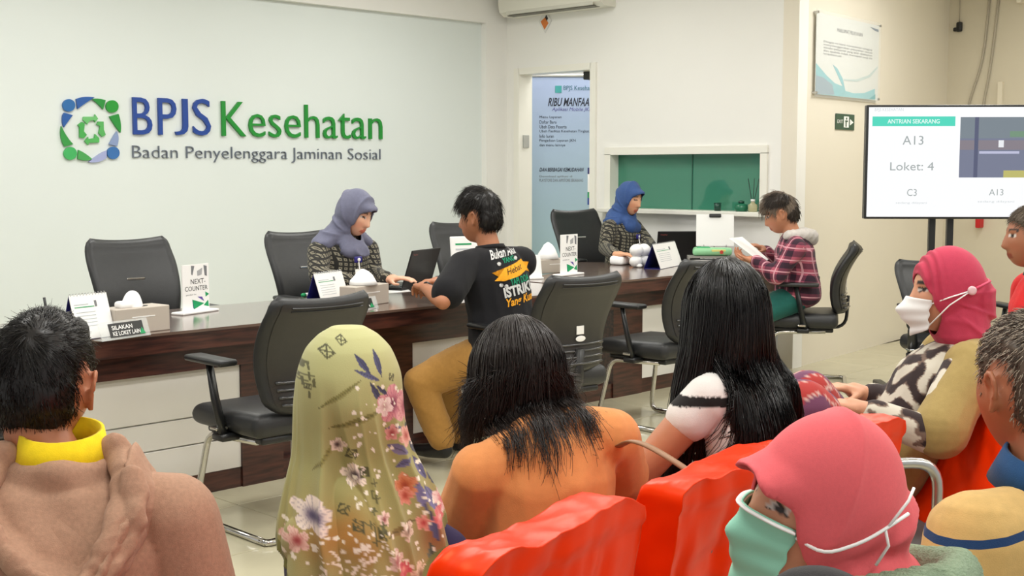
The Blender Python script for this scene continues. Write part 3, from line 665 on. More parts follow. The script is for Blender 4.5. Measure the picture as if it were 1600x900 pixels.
obj('barrel', tube([(-.05, 0, .009), (.04, 0, .009)], .009, 10), M_WHITEP, g, True); obj('cap', tube([(-.075, 0, .009), (-.05, 0, .009)], .01, 10), M_GREEN, g, True)
pp = atz(95, 530, DZ); pc = thing('pen_stand', 'slim black pen standing behind the head of the man in hoodie', 'pen', (pp.x + .05, pp.y + .2, DZ))
obj('foot', lathe([(.04, 0), (.04, .012), (.01, .02)]), M_BLACKP, pc, True); obj('pen', tube([(0, 0, .012), (-.02, 0, .15)], .006, 8), M_BLACKP, pc, True)
# a white-faced tablet stand behind the man
ts = at(706, 410, 7.9); ts = thing('tablet_stand', 'white upright display board between laptop and man in black t-shirt', 'display board', (5.02, 5.36, DZ), R(-20))
obj('panel', shift(rbox((0, 0, .15), (.22, .012, .28), .005), rot=rx(R(-8))), M_WHITEP, ts); obj('foot', rbox((0, .04, .008), (.2, .13, .016), .006), M_WHITEP, ts)
for i, (w_, c) in enumerate([(.1, M_GREEN), (.14, MATS['ink_pale']), (.14, MATS['ink_pale']), (.12, MATS['ink_pale'])]): obj('print', shift(box((-.08, -.0075, .24 - i * .03), (-.08 + w_, -.0062, .25 - i * .03)), rot=rx(R(-8))), c, ts)
tissue_box(846, 428, 888, 425, .09, 'taupe tissue box with pointed tissue right of the man in black t-shirt', False)
counter_card(872, 432, 908, 428, 366, 'white counter card beside the pointed tissue, before the far staff chair')
wb = atz(836, 436, DZ); wbt = thing('paper_holder', 'white paper holder leaning right behind the man in black t-shirt', 'holder', (wb.x, wb.y, DZ), R(-20))
obj('front', shift(rbox((0, 0, .075), (.1, .008, .15), .003), rot=rx(R(-12))), M_WHITEP, wbt); obj('ledge', rbox((0, .02, .006), (.1, .09, .012), .004), M_WHITEP, wbt)
# side counter
p = atz(972, 413, DZ); tp = thing('tissue_pack', 'soft white tissue pack on the side counter', 'tissue pack', p, .2)
V, F = rbox((0, 0, .03), (.2, .11, .06), .024, 4); V += np.array([[mnoise.noise(Vector(v) * 25) * .006] * 3 for v in V]); obj('pack', (V, F), M_TISSUE, tp, True); obj('flap', rbox((0, 0, .062), (.08, .03, .008), .003), M_PAPER, tp)
p = atz(1000, 417, DZ); fg = thing('tissue_figure', 'white plump double bear tissue holder on the side counter', 'figurine', p, 0)
for sx in (-1, 1):
    obj('body', ellipsoid((sx * .042, 0, .04), (.05, .045, .042)), M_WHITEP, fg, True); obj('head', ellipsoid((sx * .04, 0, .115), (.052, .046, .045)), M_WHITEP, fg, True)
    obj('foot', ellipsoid((sx * .05, -.035, .012), (.02, .025, .014)), M_WHITEP, fg, True)
tent_calendar(1032, 421, 1066, 414, .165, 'white desk calendar with navy side in front of the woman in blue headscarf', .12)
lp = atz(1054, 407, DZ); laptop((lp.x, lp.y, DZ), R(140), 'open black laptop in front of the woman in blue headscarf')
p = at(1117, 411, 9.2); st = thing('document_stand', 'white clipboard stand with black clip on the side counter', 'clipboard', (p.x, p.y, DZ), R(-50))
obj('board', shift(rbox((0, 0, .235), (.27, .006, .23), .003), rot=rx(R(-8))), M_PAPER, st); obj('clip', shift(rbox((0, -.006, .342), (.085, .02, .026), .006), rot=rx(R(-8))), M_BLACKP, st)
for sx in (-.08, .08): obj('leg', tube([(sx, .02, .13), (sx, .0, .004)], .006), M_STEEL, st)
obj('strut', tube([(0, .045, .30), (0, .12, .004)], .005), M_STEEL, st)
p = at(1112, 415, 9.0); ty = thing('document_tray', 'low grey document tray carrying the green pack', 'tray', (p.x, p.y, DZ), R(-48))
obj('tray', join(box((-.17, -.08, 0), (.17, .06, .012)), box((-.17, -.08, .055), (.17, .06, .067)), box((-.17, -.08, .012), (-.16, .06, .055)), box((.16, -.08, .012), (.17, .06, .055))), mat('tray_grey', (150, 148, 142), .45), ty); obj('paper_stack', box((-.15, -.075, .012), (.15, .055, .04)), M_PAPER, ty)
gp = thing('wet_wipes_pack', 'green and yellow soft pack lying before the clipboard stand', 'pack', (p.x, p.y, DZ + .068), R(-48))
V, F = rbox((0, -.01, .028), (.27, .12, .056), .022, 4); V += np.array([[mnoise.noise(Vector(v) * 18) * .006] * 3 for v in V]); V[:, 2] = np.maximum(V[:, 2], 0); obj('pack', (V, F), mat('pack_green', (140, 200, 150), .35), gp, True)
obj('print', rbox((.04, -.066, .028), (.1, .012, .034), .004), mat('pack_yellow', (226, 216, 130), .4), gp); obj('print', shift(lathe([(.013, 0), (.013, .004)]), (.06, -.071, .028), rx(R(90))), mat('pack_red', (200, 70, 60), .4), gp); obj('seal', rbox((-.06, 0, .056), (.09, .07, .01), .004), M_GREEN, gp)
# on the window sill
def sill(px): q_ = atx(px, 332, XM - .03); return Vector((XM - .03, q_.y, wz0 + .006))
df = thing('reed_diffuser', 'glass reed diffuser with dark sticks on the window sill', 'diffuser', sill(1176))
obj('bottle', lathe([(.03, 0), (.034, .01), (.034, .05), (.014, .065), (.014, .085)]), mat('amber_glass', (196, 190, 150), .1, alpha=.7), df, True)
for i, (dx, dy) in enumerate([(-.03, -.03), (.01, .05), (-.02, .03), (.0, -.05)]): obj('reed', tube([(0, 0, .03), (dx, dy, .24)], .0022, 5), M_BLACKP, df)
obj('collar', lathe([(.016, .075), (.016, .09)]), M_WHITEP, df, True)
cu = thing('dark_cup', 'small dark cup on the window sill', 'cup', sill(1121)); obj('cup', lathe([(.024, 0), (.028, .06), (.024, .06), (.021, .01)]), mat('dark_green_cup', (24, 70, 56), .3), cu, True)
cu = thing('green_jar', 'squat green jar beside the reed diffuser', 'jar', sill(1158)); obj('jar', lathe([(.04, 0), (.05, .02), (.045, .05), (.02, .06)]), mat('jar_green', (30, 110, 80), .25), cu, True); obj('jar_lid', lathe([(.022, .06), (.022, .075), (.008, .08)]), MATS['dark_green_cup'], cu, True)

# ================================================================ people toolkit
def g_(x, s): return np.exp(-(x / s) ** 2)
def sm(x, a=0.0, b=1.0): t = np.clip((x - a) / (b - a), 0, 1); return t * t * (3 - 2 * t)
_ell = ellipsoid((0, 0, 0), (1, 1, 1), 14, 9)[0]
def hull(a, b):
    bm = bmesh.new()
    for c, r in (a, b):
        r = (r, r, r) if not hasattr(r, '__len__') else r
        for v in _ell: bm.verts.new((c[0] + v[0] * r[0], c[1] + v[1] * r[1], c[2] + v[2] * r[2]))
    res = bmesh.ops.convex_hull(bm, input=bm.verts[:]); junk = [e for e in res['geom_interior'] + res['geom_unused'] if isinstance(e, bmesh.types.BMVert)]
    bmesh.ops.delete(bm, geom=list(set(junk)), context='VERTS'); s = from_bm(bm); bm.free(); return s
def chain(*nodes):
    return [hull(nodes[i], nodes[i + 1]) for i in range(len(nodes) - 1)]
def remesh(shapes, voxel=.006, it=4, fac=.5):
    me = mesh_of('tmp', join(*shapes)); o = bpy.data.objects.new('tmp', me); COL.objects.link(o)
    m = o.modifiers.new('r', 'REMESH'); m.mode = 'VOXEL'; m.voxel_size = voxel
    if it: s = o.modifiers.new('s', 'SMOOTH'); s.factor = fac; s.iterations = it
    dg = bpy.context.evaluated_depsgraph_get(); dg.update()
    out = bpy.data.meshes.new_from_object(o.evaluated_get(dg)); bpy.data.objects.remove(o); bpy.data.meshes.remove(me)
    return out
def get_v(me): a = np.empty(len(me.vertices) * 3); me.vertices.foreach_get('co', a); return a.reshape(-1, 3)
def get_n(me): a = np.empty(len(me.vertices) * 3); me.vertex_normals.foreach_get('vector', a); return a.reshape(-1, 3)
def set_v(me, V): me.vertices.foreach_set('co', np.ascontiguousarray(V, dtype=float).ravel()); me.update()
def smooth_on(me): me.polygons.foreach_set('use_smooth', np.ones(len(me.polygons), dtype=bool))
def paint(me, C):
    a = me.color_attributes.new('paint', 'FLOAT_COLOR', 'POINT'); C = np.asarray(C, float)
    D = np.ones((len(C), 4)); c = C / 255.0; D[:, :3] = np.where(c <= .04045, c / 12.92, ((c + .055) / 1.055) ** 2.4); a.data.foreach_set('color', D.ravel())
def fast_mesh(name, V, Q):
    me = bpy.data.meshes.new(name); n, k = Q.shape; me.vertices.add(len(V)); me.vertices.foreach_set('co', np.ascontiguousarray(V).ravel())
    me.loops.add(n * k); me.loops.foreach_set('vertex_index', Q.ravel().astype(np.int32)); me.polygons.add(n)
    me.polygons.foreach_set('loop_start', np.arange(0, n * k, k, dtype=np.int32)); me.update(calc_edges=True); me.validate(); smooth_on(me); return me
def wav(P, seed, fr=20.0, n=6, aniso=(1, 1, 1)):
    r = np.random.default_rng(seed); out = np.zeros(len(P)); Q = P * np.asarray(aniso)
    W = Q + .02 * np.sin(Q[:, [1, 2, 0]] * fr * .7 + r.uniform(0, 6, 3))
    for i in range(n):
        k = r.normal(size=3); k *= fr * r.uniform(.6, 1.6) / np.linalg.norm(k); out += np.sin(W @ k + r.uniform(0, 6.28)) / n * 1.6
    return out
def creases(P, seed, fr=20.0, n=5, aniso=(1, 1, 1)):
    """sharp-ish cloth folds"""
    r = np.random.default_rng(seed); out = np.zeros(len(P)); Q = P * np.asarray(aniso)
    W = Q + .025 * np.sin(Q[:, [2, 0, 1]] * fr * .6 + r.uniform(0, 6, 3))
    for i in range(n):
        k = r.normal(size=3); k *= fr * r.uniform(.6, 1.5) / np.linalg.norm(k); s = np.sin(W @ k + r.uniform(0, 6.28)); out += (1 - np.abs(s)) ** 2.5 / n * 2.2 * (.5 + .5 * np.sin(W @ (k[[1, 2, 0]] * .35) + r.uniform(0, 6)))
    return out
def head_shape():
    V, F = ellipsoid((0, 0, 0), (1, 1, 1), 72, 54); V = V.copy(); P = V * np.array([.077, .098, .118]); x, y, z = P[:, 0], P[:, 1], P[:, 2]
    x = x * (1 - .27 * sm(-z, .01, .118)); y = np.where(y < 0, y * (1 - .42 * sm(-z, .02, .11)), y)
    f = sm(V[:, 1], 0, .5)
    y = y + f * (.010 * g_(z + .1, .03) * g_(x, .035) + .008 * sm(-z, .02, .07))
    tri = np.clip((.03 - z) / .058, 0, 1) * (1 - sm(-.03 - z, 0, .014)); y = y + f * .027 * g_(x, .0095 + .006 * tri) * tri
    y = y - f * .009 * g_(np.abs(x) - .031, .014) * g_(z - .017, .012); y = y + f * .004 * g_(np.abs(x) - .028, .022) * g_(z - .038, .010)
    y = y + f * .007 * g_(x, .02) * (g_(z + .058, .006) + g_(z + .070, .006)) - f * .003 * g_(x, .02) * g_(z + .064, .003)
    x = x + np.sign(x) * .003 * f * g_(z + .015, .025); return np.stack([x, y, z], 1), F
HEAD = head_shape()
def ear_chains(s):
    X = s * .0805; pts = [(.010, .016), (.004, .030), (-.010, .034), (-.021, .022), (-.021, .004), (-.013, -.014), (-.003, -.030)]
    ch = chain(*[((X + s * (.002 + .011 * (1 - abs(i - 3) / 4)), y - .006, z), (.0055, .0058, .0058)) for i, (y, z) in enumerate(pts)])
    return ch + chain(((X - s * .004, .0, .014), (.006, .014, .014)), ((X, -.01, -.012), (.004, .010, .014)))
def hand_chains(w, d, n, side, curl=.5, spread=1.0, k=1.0):
    """w wrist, d pointing direction, n palm normal (where the palm looks); side +1 right / -1 left hand"""
    w, d, n = Vector(w), Vector(d).normalized(), Vector(n).normalized(); s = d.cross(n).normalized() * side; n = s.cross(d).normalized() * side   # s: towards the thumb
    if n.dot(Vector(n)) == 0: n = Vector((0, 0, -1))
    out = chain((w, .024 * k), (w + d * .035 * k, .026 * k)); ch = out
    for i, off in enumerate((.030, .011, -.010, -.030)):
        base = w + d * (.085 - abs(i - 1) * .004) * k + s * off * k; ch += chain((w + d * .02 * k + s * off * .6 * k, .016 * k), (base, .0125 * k))
        L = [(.040, .026, .020), (.044, .029, .022), (.041, .027, .021), (.033, .021, .018)][i]; p = base; a = 0.0; nodes = [(p, .0095 * k)]; fd = (d + s * off * 3 * spread).normalized()
        for j, l in enumerate(L): a += curl * (.55 if j == 0 else .75); p = p + (fd * math.cos(a) + n * math.sin(a)) * l * k; nodes.append((p.copy(), (.0088 - .0009 * j) * k))
        ch += chain(*nodes)
    p = w + d * .025 * k + s * .022 * k; td = (d * .65 + s * .7 + n * .35).normalized(); p1 = p + td * .04 * k; p2 = p1 + (td + d * .5 * curl + n * .3 * curl).normalized() * .032 * k; p3 = p2 + (d + n * curl * .6).normalized() * .024 * k
    return ch + chain((p, .014 * k), (p1, .0105 * k), (p2, .0095 * k), (p3, .008 * k))

class Person:
    def __init__(s, label, px, py, d, a, ah, pitch=0, roll=0, lean=.15, seat=.42, sw=.175, skin=(196, 140, 104), vox=.006, group=None, hs=1.0, drop=.078, nbx=0.0, nby=0.0, nbz=0.0, shz=(0, 0)):
        hw = at(px, py, d); hr, hf = (px - 800) / FPX * d, d
        hr = (hw.x - hw.y) / S2; hf = (hw.x + hw.y) / S2
        s.a, s.skin, s.vox, s.sw, s.seat, s.hs = a, skin, vox, sw, seat, hs
        loc = rf(hr - lean * math.sin(R(a)), hf - lean * math.cos(R(a)))
        s.root = thing('person', label, 'person', loc, yaw(a), group)
        s.M = Matrix.Translation(loc) @ Matrix.Rotation(yaw(a), 4, 'Z'); s.Mi = s.M.inverted()
        s.hc = s.Mi @ hw; s.H = rz(-R(ah - a)) @ rx(-R(pitch)) @ ry(R(roll)); s.Hn = np.array(s.H)
        s.hip = Vector((0, 0, seat + .10)); s.nb = s.hc + s.H @ Vector((0, -.04, -.085)) + Vector((nbx, -.012 + nby, -.065 + nbz))
        s.up = (s.nb - s.hip).normalized(); s.len = (s.nb - s.hip).length
        s.sh = {k: s.nb - s.up * drop + Vector((k * sw, 0, shz[0] if k < 0 else shz[1])) for k in (-1, 1)}
        s.arm = {k: (s.sh[k] + Vector((k * .06, -.01, -.26)), s.sh[k] + Vector((-k * .03, .2, -.28)), None, None, .5) for k in (-1, 1)}
        s.leg = {k: (Vector((k * .11, .42, seat + .05)), Vector((k * .11, .40, .09))) for k in (-1, 1)}
        s.hide_hands = False
    def L(s, px, py, d): return s.Mi @ at(px, py, d)
    def on(s, t, off=(0, 0, 0)): return s.hip + (s.nb - s.hip) * t + Vector(off)
    def Hp(s, x, y, z): return s.hc + s.H @ (Vector((x, y, z)) * s.hs)
    def h_local(s, V): return (V - np.array(s.hc)) @ s.Hn / s.hs
    def head_solid(s, sc=1.0, off=(0, 0, 0)):
        V, F = HEAD; return (V * sc * s.hs + np.array(off)) @ s.Hn.T + np.array(s.hc), F
    def hch(s, chains): return [((np.asarray(V) * s.hs) @ s.Hn.T + np.array(s.hc), F) for V, F in chains]
    def torso_nodes(s, infl=0.0, belly=0.0, wide=1.0):
        w = s.sw / .175 * wide
        return [(s.hip, (.155 * w + infl, .105 + infl + belly, .095)), (s.on(.38), (.128 * w + infl, .094 + infl + belly, .085)), (s.on(.7), (.142 * w + infl, .100 + infl, .10)), (s.on(.9, (0, -.005, 0)), (s.sw * .74 + infl * .6, .072 + infl * .8, .045 + infl * .4)), (s.nb + s.up * .005, (.056 + infl * .4, .054 + infl * .4, .03))]
    def body(s, ears=True, legs=True, eyes_closed=False, brow=(40, 28, 22), lip=None):
        ch = [s.head_solid()] + (s.hch(ear_chains(1) + ear_chains(-1)) if ears else [])
        ch += chain((s.nb, (.056, .056, .04)), (s.Hp(0, -.025, -.07), (.052 * s.hs, .056 * s.hs, .04)))
        ch += chain(*s.torso_nodes(-.012))
        for k in (-1, 1):
            e, w, hd, hn, cu = s.arm[k]; ch += chain((s.sh[k], .045), (s.sh[k].lerp(e, .5), .043), (e, .036)) + chain((e, .036), (e.lerp(w, .35), .038), (w, .025))
            hd = hd or (w - e); hn = hn or Vector((-k * .4, 0, -1)); ch += hand_chains(w, hd, hn, k, cu)
            if legs:
                kn, an = s.leg[k]; hj = Vector((k * .085, .03, s.seat + .085)); ch += chain((hj, .072), (kn, .052)) + chain((kn, .052), (kn.lerp(an, .35), .05), (an, .034)) + chain((an, .036), (an + Vector((0, .03, -.045)), .034), (an + Vector((k * .01, .15, -.06)), (.036, .03, .022)))
        me = remesh(ch, s.vox, 2, .4); V = get_v(me); q = s.h_local(V); C = np.tile(np.array(s.skin, float), (len(V), 1))
        x, y, z = q[:, 0], q[:, 1], q[:, 2]; fr = (y > .045) & (np.abs(z) < .13)
        lipm = fr & (np.abs(x) < .024 * np.sqrt(np.clip(1 - ((z + .064) / .014) ** 2, 0, 1))); C[lipm] = lip or np.array(s.skin) * np.array([.86, .62, .60])
        bm_ = fr & (np.abs(np.abs(x) - .031) < .02) & (np.abs(z - .036 - .004 * np.cos((np.abs(x) - .03) * 60)) < .0045); C[bm_] = brow
        ez = .017; em_ = fr & (np.abs(np.abs(x) - .031) < .0145) & (np.abs(z - ez) < (.003 if eyes_closed else .0065)); C[em_] = (40, 28, 24)
        if not eyes_closed: wm = em_ & (np.abs(np.abs(x) - .031) > .006) & (np.abs(z - ez) < .005); C[wm] = (205, 195, 188)
        ch_ = g_(np.abs(x) - .04, .02) * g_(z + .03, .02) * (y > .04); C *= (1 - ch_[:, None] * np.array([-.02, .06, .06]))
        paint(me, np.clip(C, 0, 255)); smooth_on(me)
        return obj('body', me, mat('skin_attr', (200, 140, 104), .5, attr=True, sss=.08), s.root)
    def cloth(s, name, chains, m, vox=None, it=5, disp=None, painter=None, label=None, parent=None):
        me = remesh(chains, vox or s.vox * 1.35, it); V = get_v(me)
        if disp: set_v(me, V + get_n(me) * disp(V)[:, None]); V = get_v(me)
        if painter: paint(me, painter(V))
        smooth_on(me); return obj(name, me, m, parent or s.root, label=label)
    def sleeve(s, k, frac, r0=.066, r1=.05):
        """sleeve chain down to frac (0..2: 1 = elbow, 2 = wrist)"""
        e, w = s.arm[k][0], s.arm[k][1]; sh = s.sh[k] - Vector((k * .004, 0, 0)); r0 = max(r0, .055)
        if frac <= 1: return chain((sh, r0), (s.sh[k].lerp(e, frac), r1))
        return chain((sh, r0), (s.sh[k].lerp(e, .55), (r0 + r1) / 2), (e, r1), (e.lerp(w, (frac - 1)), r1 * .8))
    def shirt(s, m, sleeve=2.0, infl=.022, r0=.066, r1=.05, name='shirt', amp=.007, fr=26, seed=1, painter=None, belly=0.0, extra=None, wide=1.0, vox=None, it=5, cr=.9):
        ch = chain(*s.torso_nodes(infl, belly, wide)[:-1]) + chain(s.torso_nodes(infl, belly, wide)[-2], (s.nb + s.up * .0, (.068, .062, .018)))
        for k in (-1, 1): ch += s.sleeve(k, sleeve, r0, r1)
        for k in (-1, 1): ch += chain((s.nb + Vector((k * .045, -.008, -.022)), (.034, .040, .024 + infl * .3)), (s.sh[k] + Vector((-k * .015, -.004, .012)), r0 * .86))
        if extra: ch += extra
        def disp(V): return amp * (.5 * wav(V, seed, fr * .6) + cr * creases(V, seed + 5, fr * .8))
        return s.cloth(name, ch, m, vox, it, disp, painter)
    def trousers(s, m, infl=.022, amp=.006, seed=3, frac=.93, painter=None, name='trousers'):
        ch = chain((s.hip + Vector((0, 0, .03)), (.15 * s.sw / .175 + infl, .105 + infl, .06)), (s.hip + Vector((0, .03, -.02)), (.15 * s.sw / .175 + infl, .11 + infl, .08)))
        for k in (-1, 1): kn, an = s.leg[k]; hj = Vector((k * .085, .03, s.seat + .085)); ch += chain((hj, .078 + infl), (kn, .056 + infl * .8)) + chain((kn, .056 + infl * .8), (kn.lerp(an, frac), .048 + infl * .7))
        return s.cloth(name, ch, m, s.vox * 1.7, 4, lambda V: amp * (creases(V, seed, 22) + .4 * wav(V, seed, 18)), painter)
    def shoes(s, m):
        for k in (-1, 1):
            an = s.leg[k][1]; me = remesh(chain((an + Vector((0, -.01, -.035)), (.038, .045, .045)), (an + Vector((k * .008, .09, -.055)), (.044, .05, .034)), (an + Vector((k * .012, .17, -.062)), (.04, .05, .026))), .007, 3); V = get_v(me); V[:, 2] = np.maximum(V[:, 2], .002); set_v(me, V); smooth_on(me); obj('shoe', me, m, s.root)
    # ---- hair
    def hair_mask(s, q, hairline=.078, nape=-.072, side=.062):
        x, y, z = q[:, 0], q[:, 1], q[:, 2]
        zl = np.interp(y, [-.1, -.06, -.035, -.02, .0, .025, .045, .075, .1], [nape, nape, -.045, -.012, .012, -.005, .03, hairline - .01, hairline + .01])
        d = z - zl; ear = np.sqrt(((y + .008) / .029) ** 2 + ((z - .002) / .043) ** 2) - 1; d = np.where((np.abs(x) > .05), np.minimum(d, ear * .03), d); return d
    def short_hair(s, m, thick=.016, n=2600, length=.035, r=.0011, name='hair', hairline=.078, nape=-.072, lift=.25, whorl=(.0, -.06, .095), top=.012, painter=None, seed=2, tips=None):
        V, F = HEAD; V = V.copy(); d = s.hair_mask(V, hairline, nape); N = V / np.array([.077, .098, .118]) ** 2; N /= np.linalg.norm(N, axis=1)[:, None]
        t = -.006 + (thick + .006 + top * sm(V[:, 2], .02, .1)) * sm(d, -.006, .028); Vc = V + N * (t + .0022 * wav(V, seed, 130) * (t > 0))[:, None]
        rg = np.random.default_rng(seed); ok = np.where(d > .004)[0]; idx = rg.choice(ok, n); P = V[idx] + N[idx] * (t[idx] * .8)[:, None] + rg.normal(size=(n, 3)) * .003
        Wp = np.array(whorl); dirv = P - Wp; dirv -= (dirv * N[idx]).sum(1)[:, None] * N[idx]; dirv /= np.linalg.norm(dirv, axis=1)[:, None] + 1e-6
        sw_ = np.cross(N[idx], dirv); near = np.exp(-np.linalg.norm(P - Wp, axis=1) / .05); dirv = dirv + sw_ * (near * .8 + .25 * wav(P, seed + 3, 60))[:, None] + rg.normal(size=(n, 3)) * .16
        L_ = length * rg.uniform(.6, 1.25, n) * np.interp(P[:, 2], [-.08, 0, .1], [.45, .7, 1.15]); K = 5; pts = []
        nd = N[idx]
        for k in range(K):
            u = k / (K - 1); pts.append(P + dirv * (L_ * u)[:, None] + nd * (L_ * lift * (u * (1 - .75 * u)) * 1.0 + .002 * rg.uniform(-.5, 1, n) - .35 * L_ * L_ * u * u / .1)[:, None])
        Vs, Q = strands(np.stack(pts, 1), r, .25)
        Va = np.vstack([Vc, Vs]) * s.hs; Va = Va @ s.Hn.T + np.array(s.hc); me = mesh_from_mixed(name, Va, F, Q + len(Vc)); o = obj(name, me, m, s.root)
        if painter: paint(me, painter(np.vstack([Vc, Vs]), len(Vc), 3 * K))
        return o
def strands(P, r, tip=.3, prof=None):
    """P (n, K, 3) paths -> three-sided tubes"""
    n, K, _ = P.shape; T = np.gradient(P, axis=1); T /= np.linalg.norm(T, axis=2)[:, :, None] + 1e-9
    ref = np.where(np.abs(T[:, :, 2:3]) > .9, np.array([0, 1., 0]), np.array([0, 0, 1.])); A = np.cross(T, ref); A /= np.linalg.norm(A, axis=2)[:, :, None] + 1e-9; B = np.cross(T, A)
    rad = (np.linspace(1, tip, K) if prof is None else prof)[None, :] * (r if not hasattr(r, '__len__') else np.asarray(r)[:, None]); V = []
    for j in range(3): w = 2 * math.pi * j / 3; V.append(P + A * (math.cos(w) * rad)[:, :, None] + B * (math.sin(w) * rad)[:, :, None])
    V = np.stack(V, 2).reshape(-1, 3); base = (np.arange(n)[:, None] * K + np.arange(K - 1)[None, :]) * 3; Q = []
    for j in range(3): Q.append(np.stack([base + j, base + (j + 1) % 3, base + 3 + (j + 1) % 3, base + 3 + j], -1).reshape(-1, 4))
    return V, np.vstack(Q)
def mesh_from_mixed(name, V, F, Q):
    me = bpy.data.meshes.new(name); sizes = [len(f) for f in F]; flat = [i for f in F for i in f]
    loops = np.concatenate([np.array(flat, dtype=np.int32), Q.ravel().astype(np.int32)]); sz = np.concatenate([np.array(sizes, dtype=np.int32), np.full(len(Q), 4, dtype=np.int32)])
    me.vertices.add(len(V)); me.vertices.foreach_set('co', np.ascontiguousarray(V, dtype=float).ravel()); me.loops.add(len(loops)); me.loops.foreach_set('vertex_index', loops)
    me.polygons.add(len(sz)); me.polygons.foreach_set('loop_start', np.concatenate([[0], np.cumsum(sz)[:-1]]).astype(np.int32)); me.update(calc_edges=True); me.validate(); smooth_on(me); return me
def bvh_of(o):
    me = o.data; return BVHTree.FromPolygons([v.co[:] for v in me.vertices], [tuple(p.vertices) for p in me.polygons])
def push_out(P, bvh, gap):
    sh = P.shape; Q = P.reshape(-1, 3)
    for i in range(len(Q)):
        r_ = bvh.find_nearest(Vector(Q[i]), .12)
        if r_[0] is None: continue
        d = (Vector(Q[i]) - r_[0]).dot(r_[1])
        if d < gap: Q[i] = np.array(Vector(Q[i]) + r_[1] * (gap - d))
    return Q.reshape(sh)
def drape_back(P, bvh, gap):
    """points that would sink into the back are laid on it"""
    sh = P.shape; Q = P.reshape(-1, 3); n = len(Q); fw = Vector((0, 1, 0))
    for i in range(n):
        x, y, z = Q[i]
        if y > .06: continue
        for b in bvh:
            h = b.ray_cast(Vector((x, -1.0, z)), fw)
            if h[0] is not None and Q[i, 1] > h[0].y - gap[i]: Q[i, 1] = h[0].y - gap[i]
    return Q.reshape(sh)
def cut_face(me, P, cx=.0, cz=-.008, rx_=.060, rz_=.092, ymin=.015, solid=.003):
    """open the front of a headscarf round the face"""
    V = get_v(me); q = P.h_local(V); f = ((q[:, 0] - cx) / rx_) ** 2 + ((q[:, 2] - cz) / rz_) ** 2; inside = (f < 1) & (q[:, 1] > ymin)
    bm = bmesh.new(); bm.from_mesh(me); bm.verts.ensure_lookup_table(); bmesh.ops.delete(bm, geom=[bm.verts[i] for i in np.where(inside)[0]], context='VERTS')
    Hi = P.H.inverted()
    for v in bm.verts:
        if v.is_boundary:
            q = Hi @ (v.co - P.hc) / P.hs
            if q.y > 0: a = math.atan2((q.z - cz) / rz_, (q.x - cx) / rx_); v.co = P.hc + P.H @ (Vector((cx + rx_ * math.cos(a), q.y, cz + rz_ * math.sin(a))) * P.hs)
    for _ in range(6):
        new = {}
        for v in bm.verts:
            if v.is_boundary:
                nb = [e.other_vert(v) for e in v.link_edges if e.is_boundary]
                if len(nb) == 2: new[v] = v.co * .4 + (nb[0].co + nb[1].co) * .3
        for v, c in new.items(): v.co = c
    ring = {v for v in bm.verts if v.is_boundary}; near = {e.other_vert(v) for v in ring for e in v.link_edges} - ring; near |= {e.other_vert(v) for v in near for e in v.link_edges} - ring
    for _ in range(4): bmesh.ops.smooth_vert(bm, verts=list(near), factor=.5, use_axis_x=True, use_axis_y=True, use_axis_z=True)
    bm.to_mesh(me); bm.free(); me.update(); return me
def hijab(P, m, extra=(), opening=None, amp=.006, seed=4, sc=1.13, vox=None, disp=None, brim=True, painter=None, back=.0, name='headscarf', it=5):
    ch = [P.head_solid(sc, (0, -.006 - back, .004))]
    ch += chain((P.Hp(0, -.02, -.06), (.085, .095, .06)), (P.nb + Vector((0, .01, .02)), (.10, .085, .045)))
    if brim: b = brim if hasattr(brim, '__len__') else (.108, .080); ch += P.hch(chain(((0, -.008, .022), (.086, .092, .100)), ((0, b[0], b[1]), (.042, .014, .013))))
    ch += list(extra); me = remesh(ch, vox or P.vox, it); V = get_v(me); N = get_n(me)
    d = disp(V, P.h_local(V)) if disp else amp * (creases(V, seed, 30, aniso=(1, 1, .6)) + .3 * wav(V, seed, 25)); set_v(me, V + N * d[:, None])
    if opening is not False: cut_face(me, P, **(opening or {}))
    if painter: paint(me, painter(get_v(me)))
    smooth_on(me); o = obj(name, me, m, P.root)
    if opening is not False: md = o.modifiers.new('thickness', 'SOLIDIFY'); md.thickness = .004; md.offset = -1
    return o
def fabric(name, col, rough=.8, **k): return mat(name, col, rough, var=k.pop('var', .06), vscale=k.pop('vscale', 60), bump=k.pop('bump', .15), bscale=k.pop('bscale', 500), sheen=k.pop('sheen', .1), spec=k.pop('spec', .25), **k)
def project(o, bvh, P3, gap=.0025):
    return o

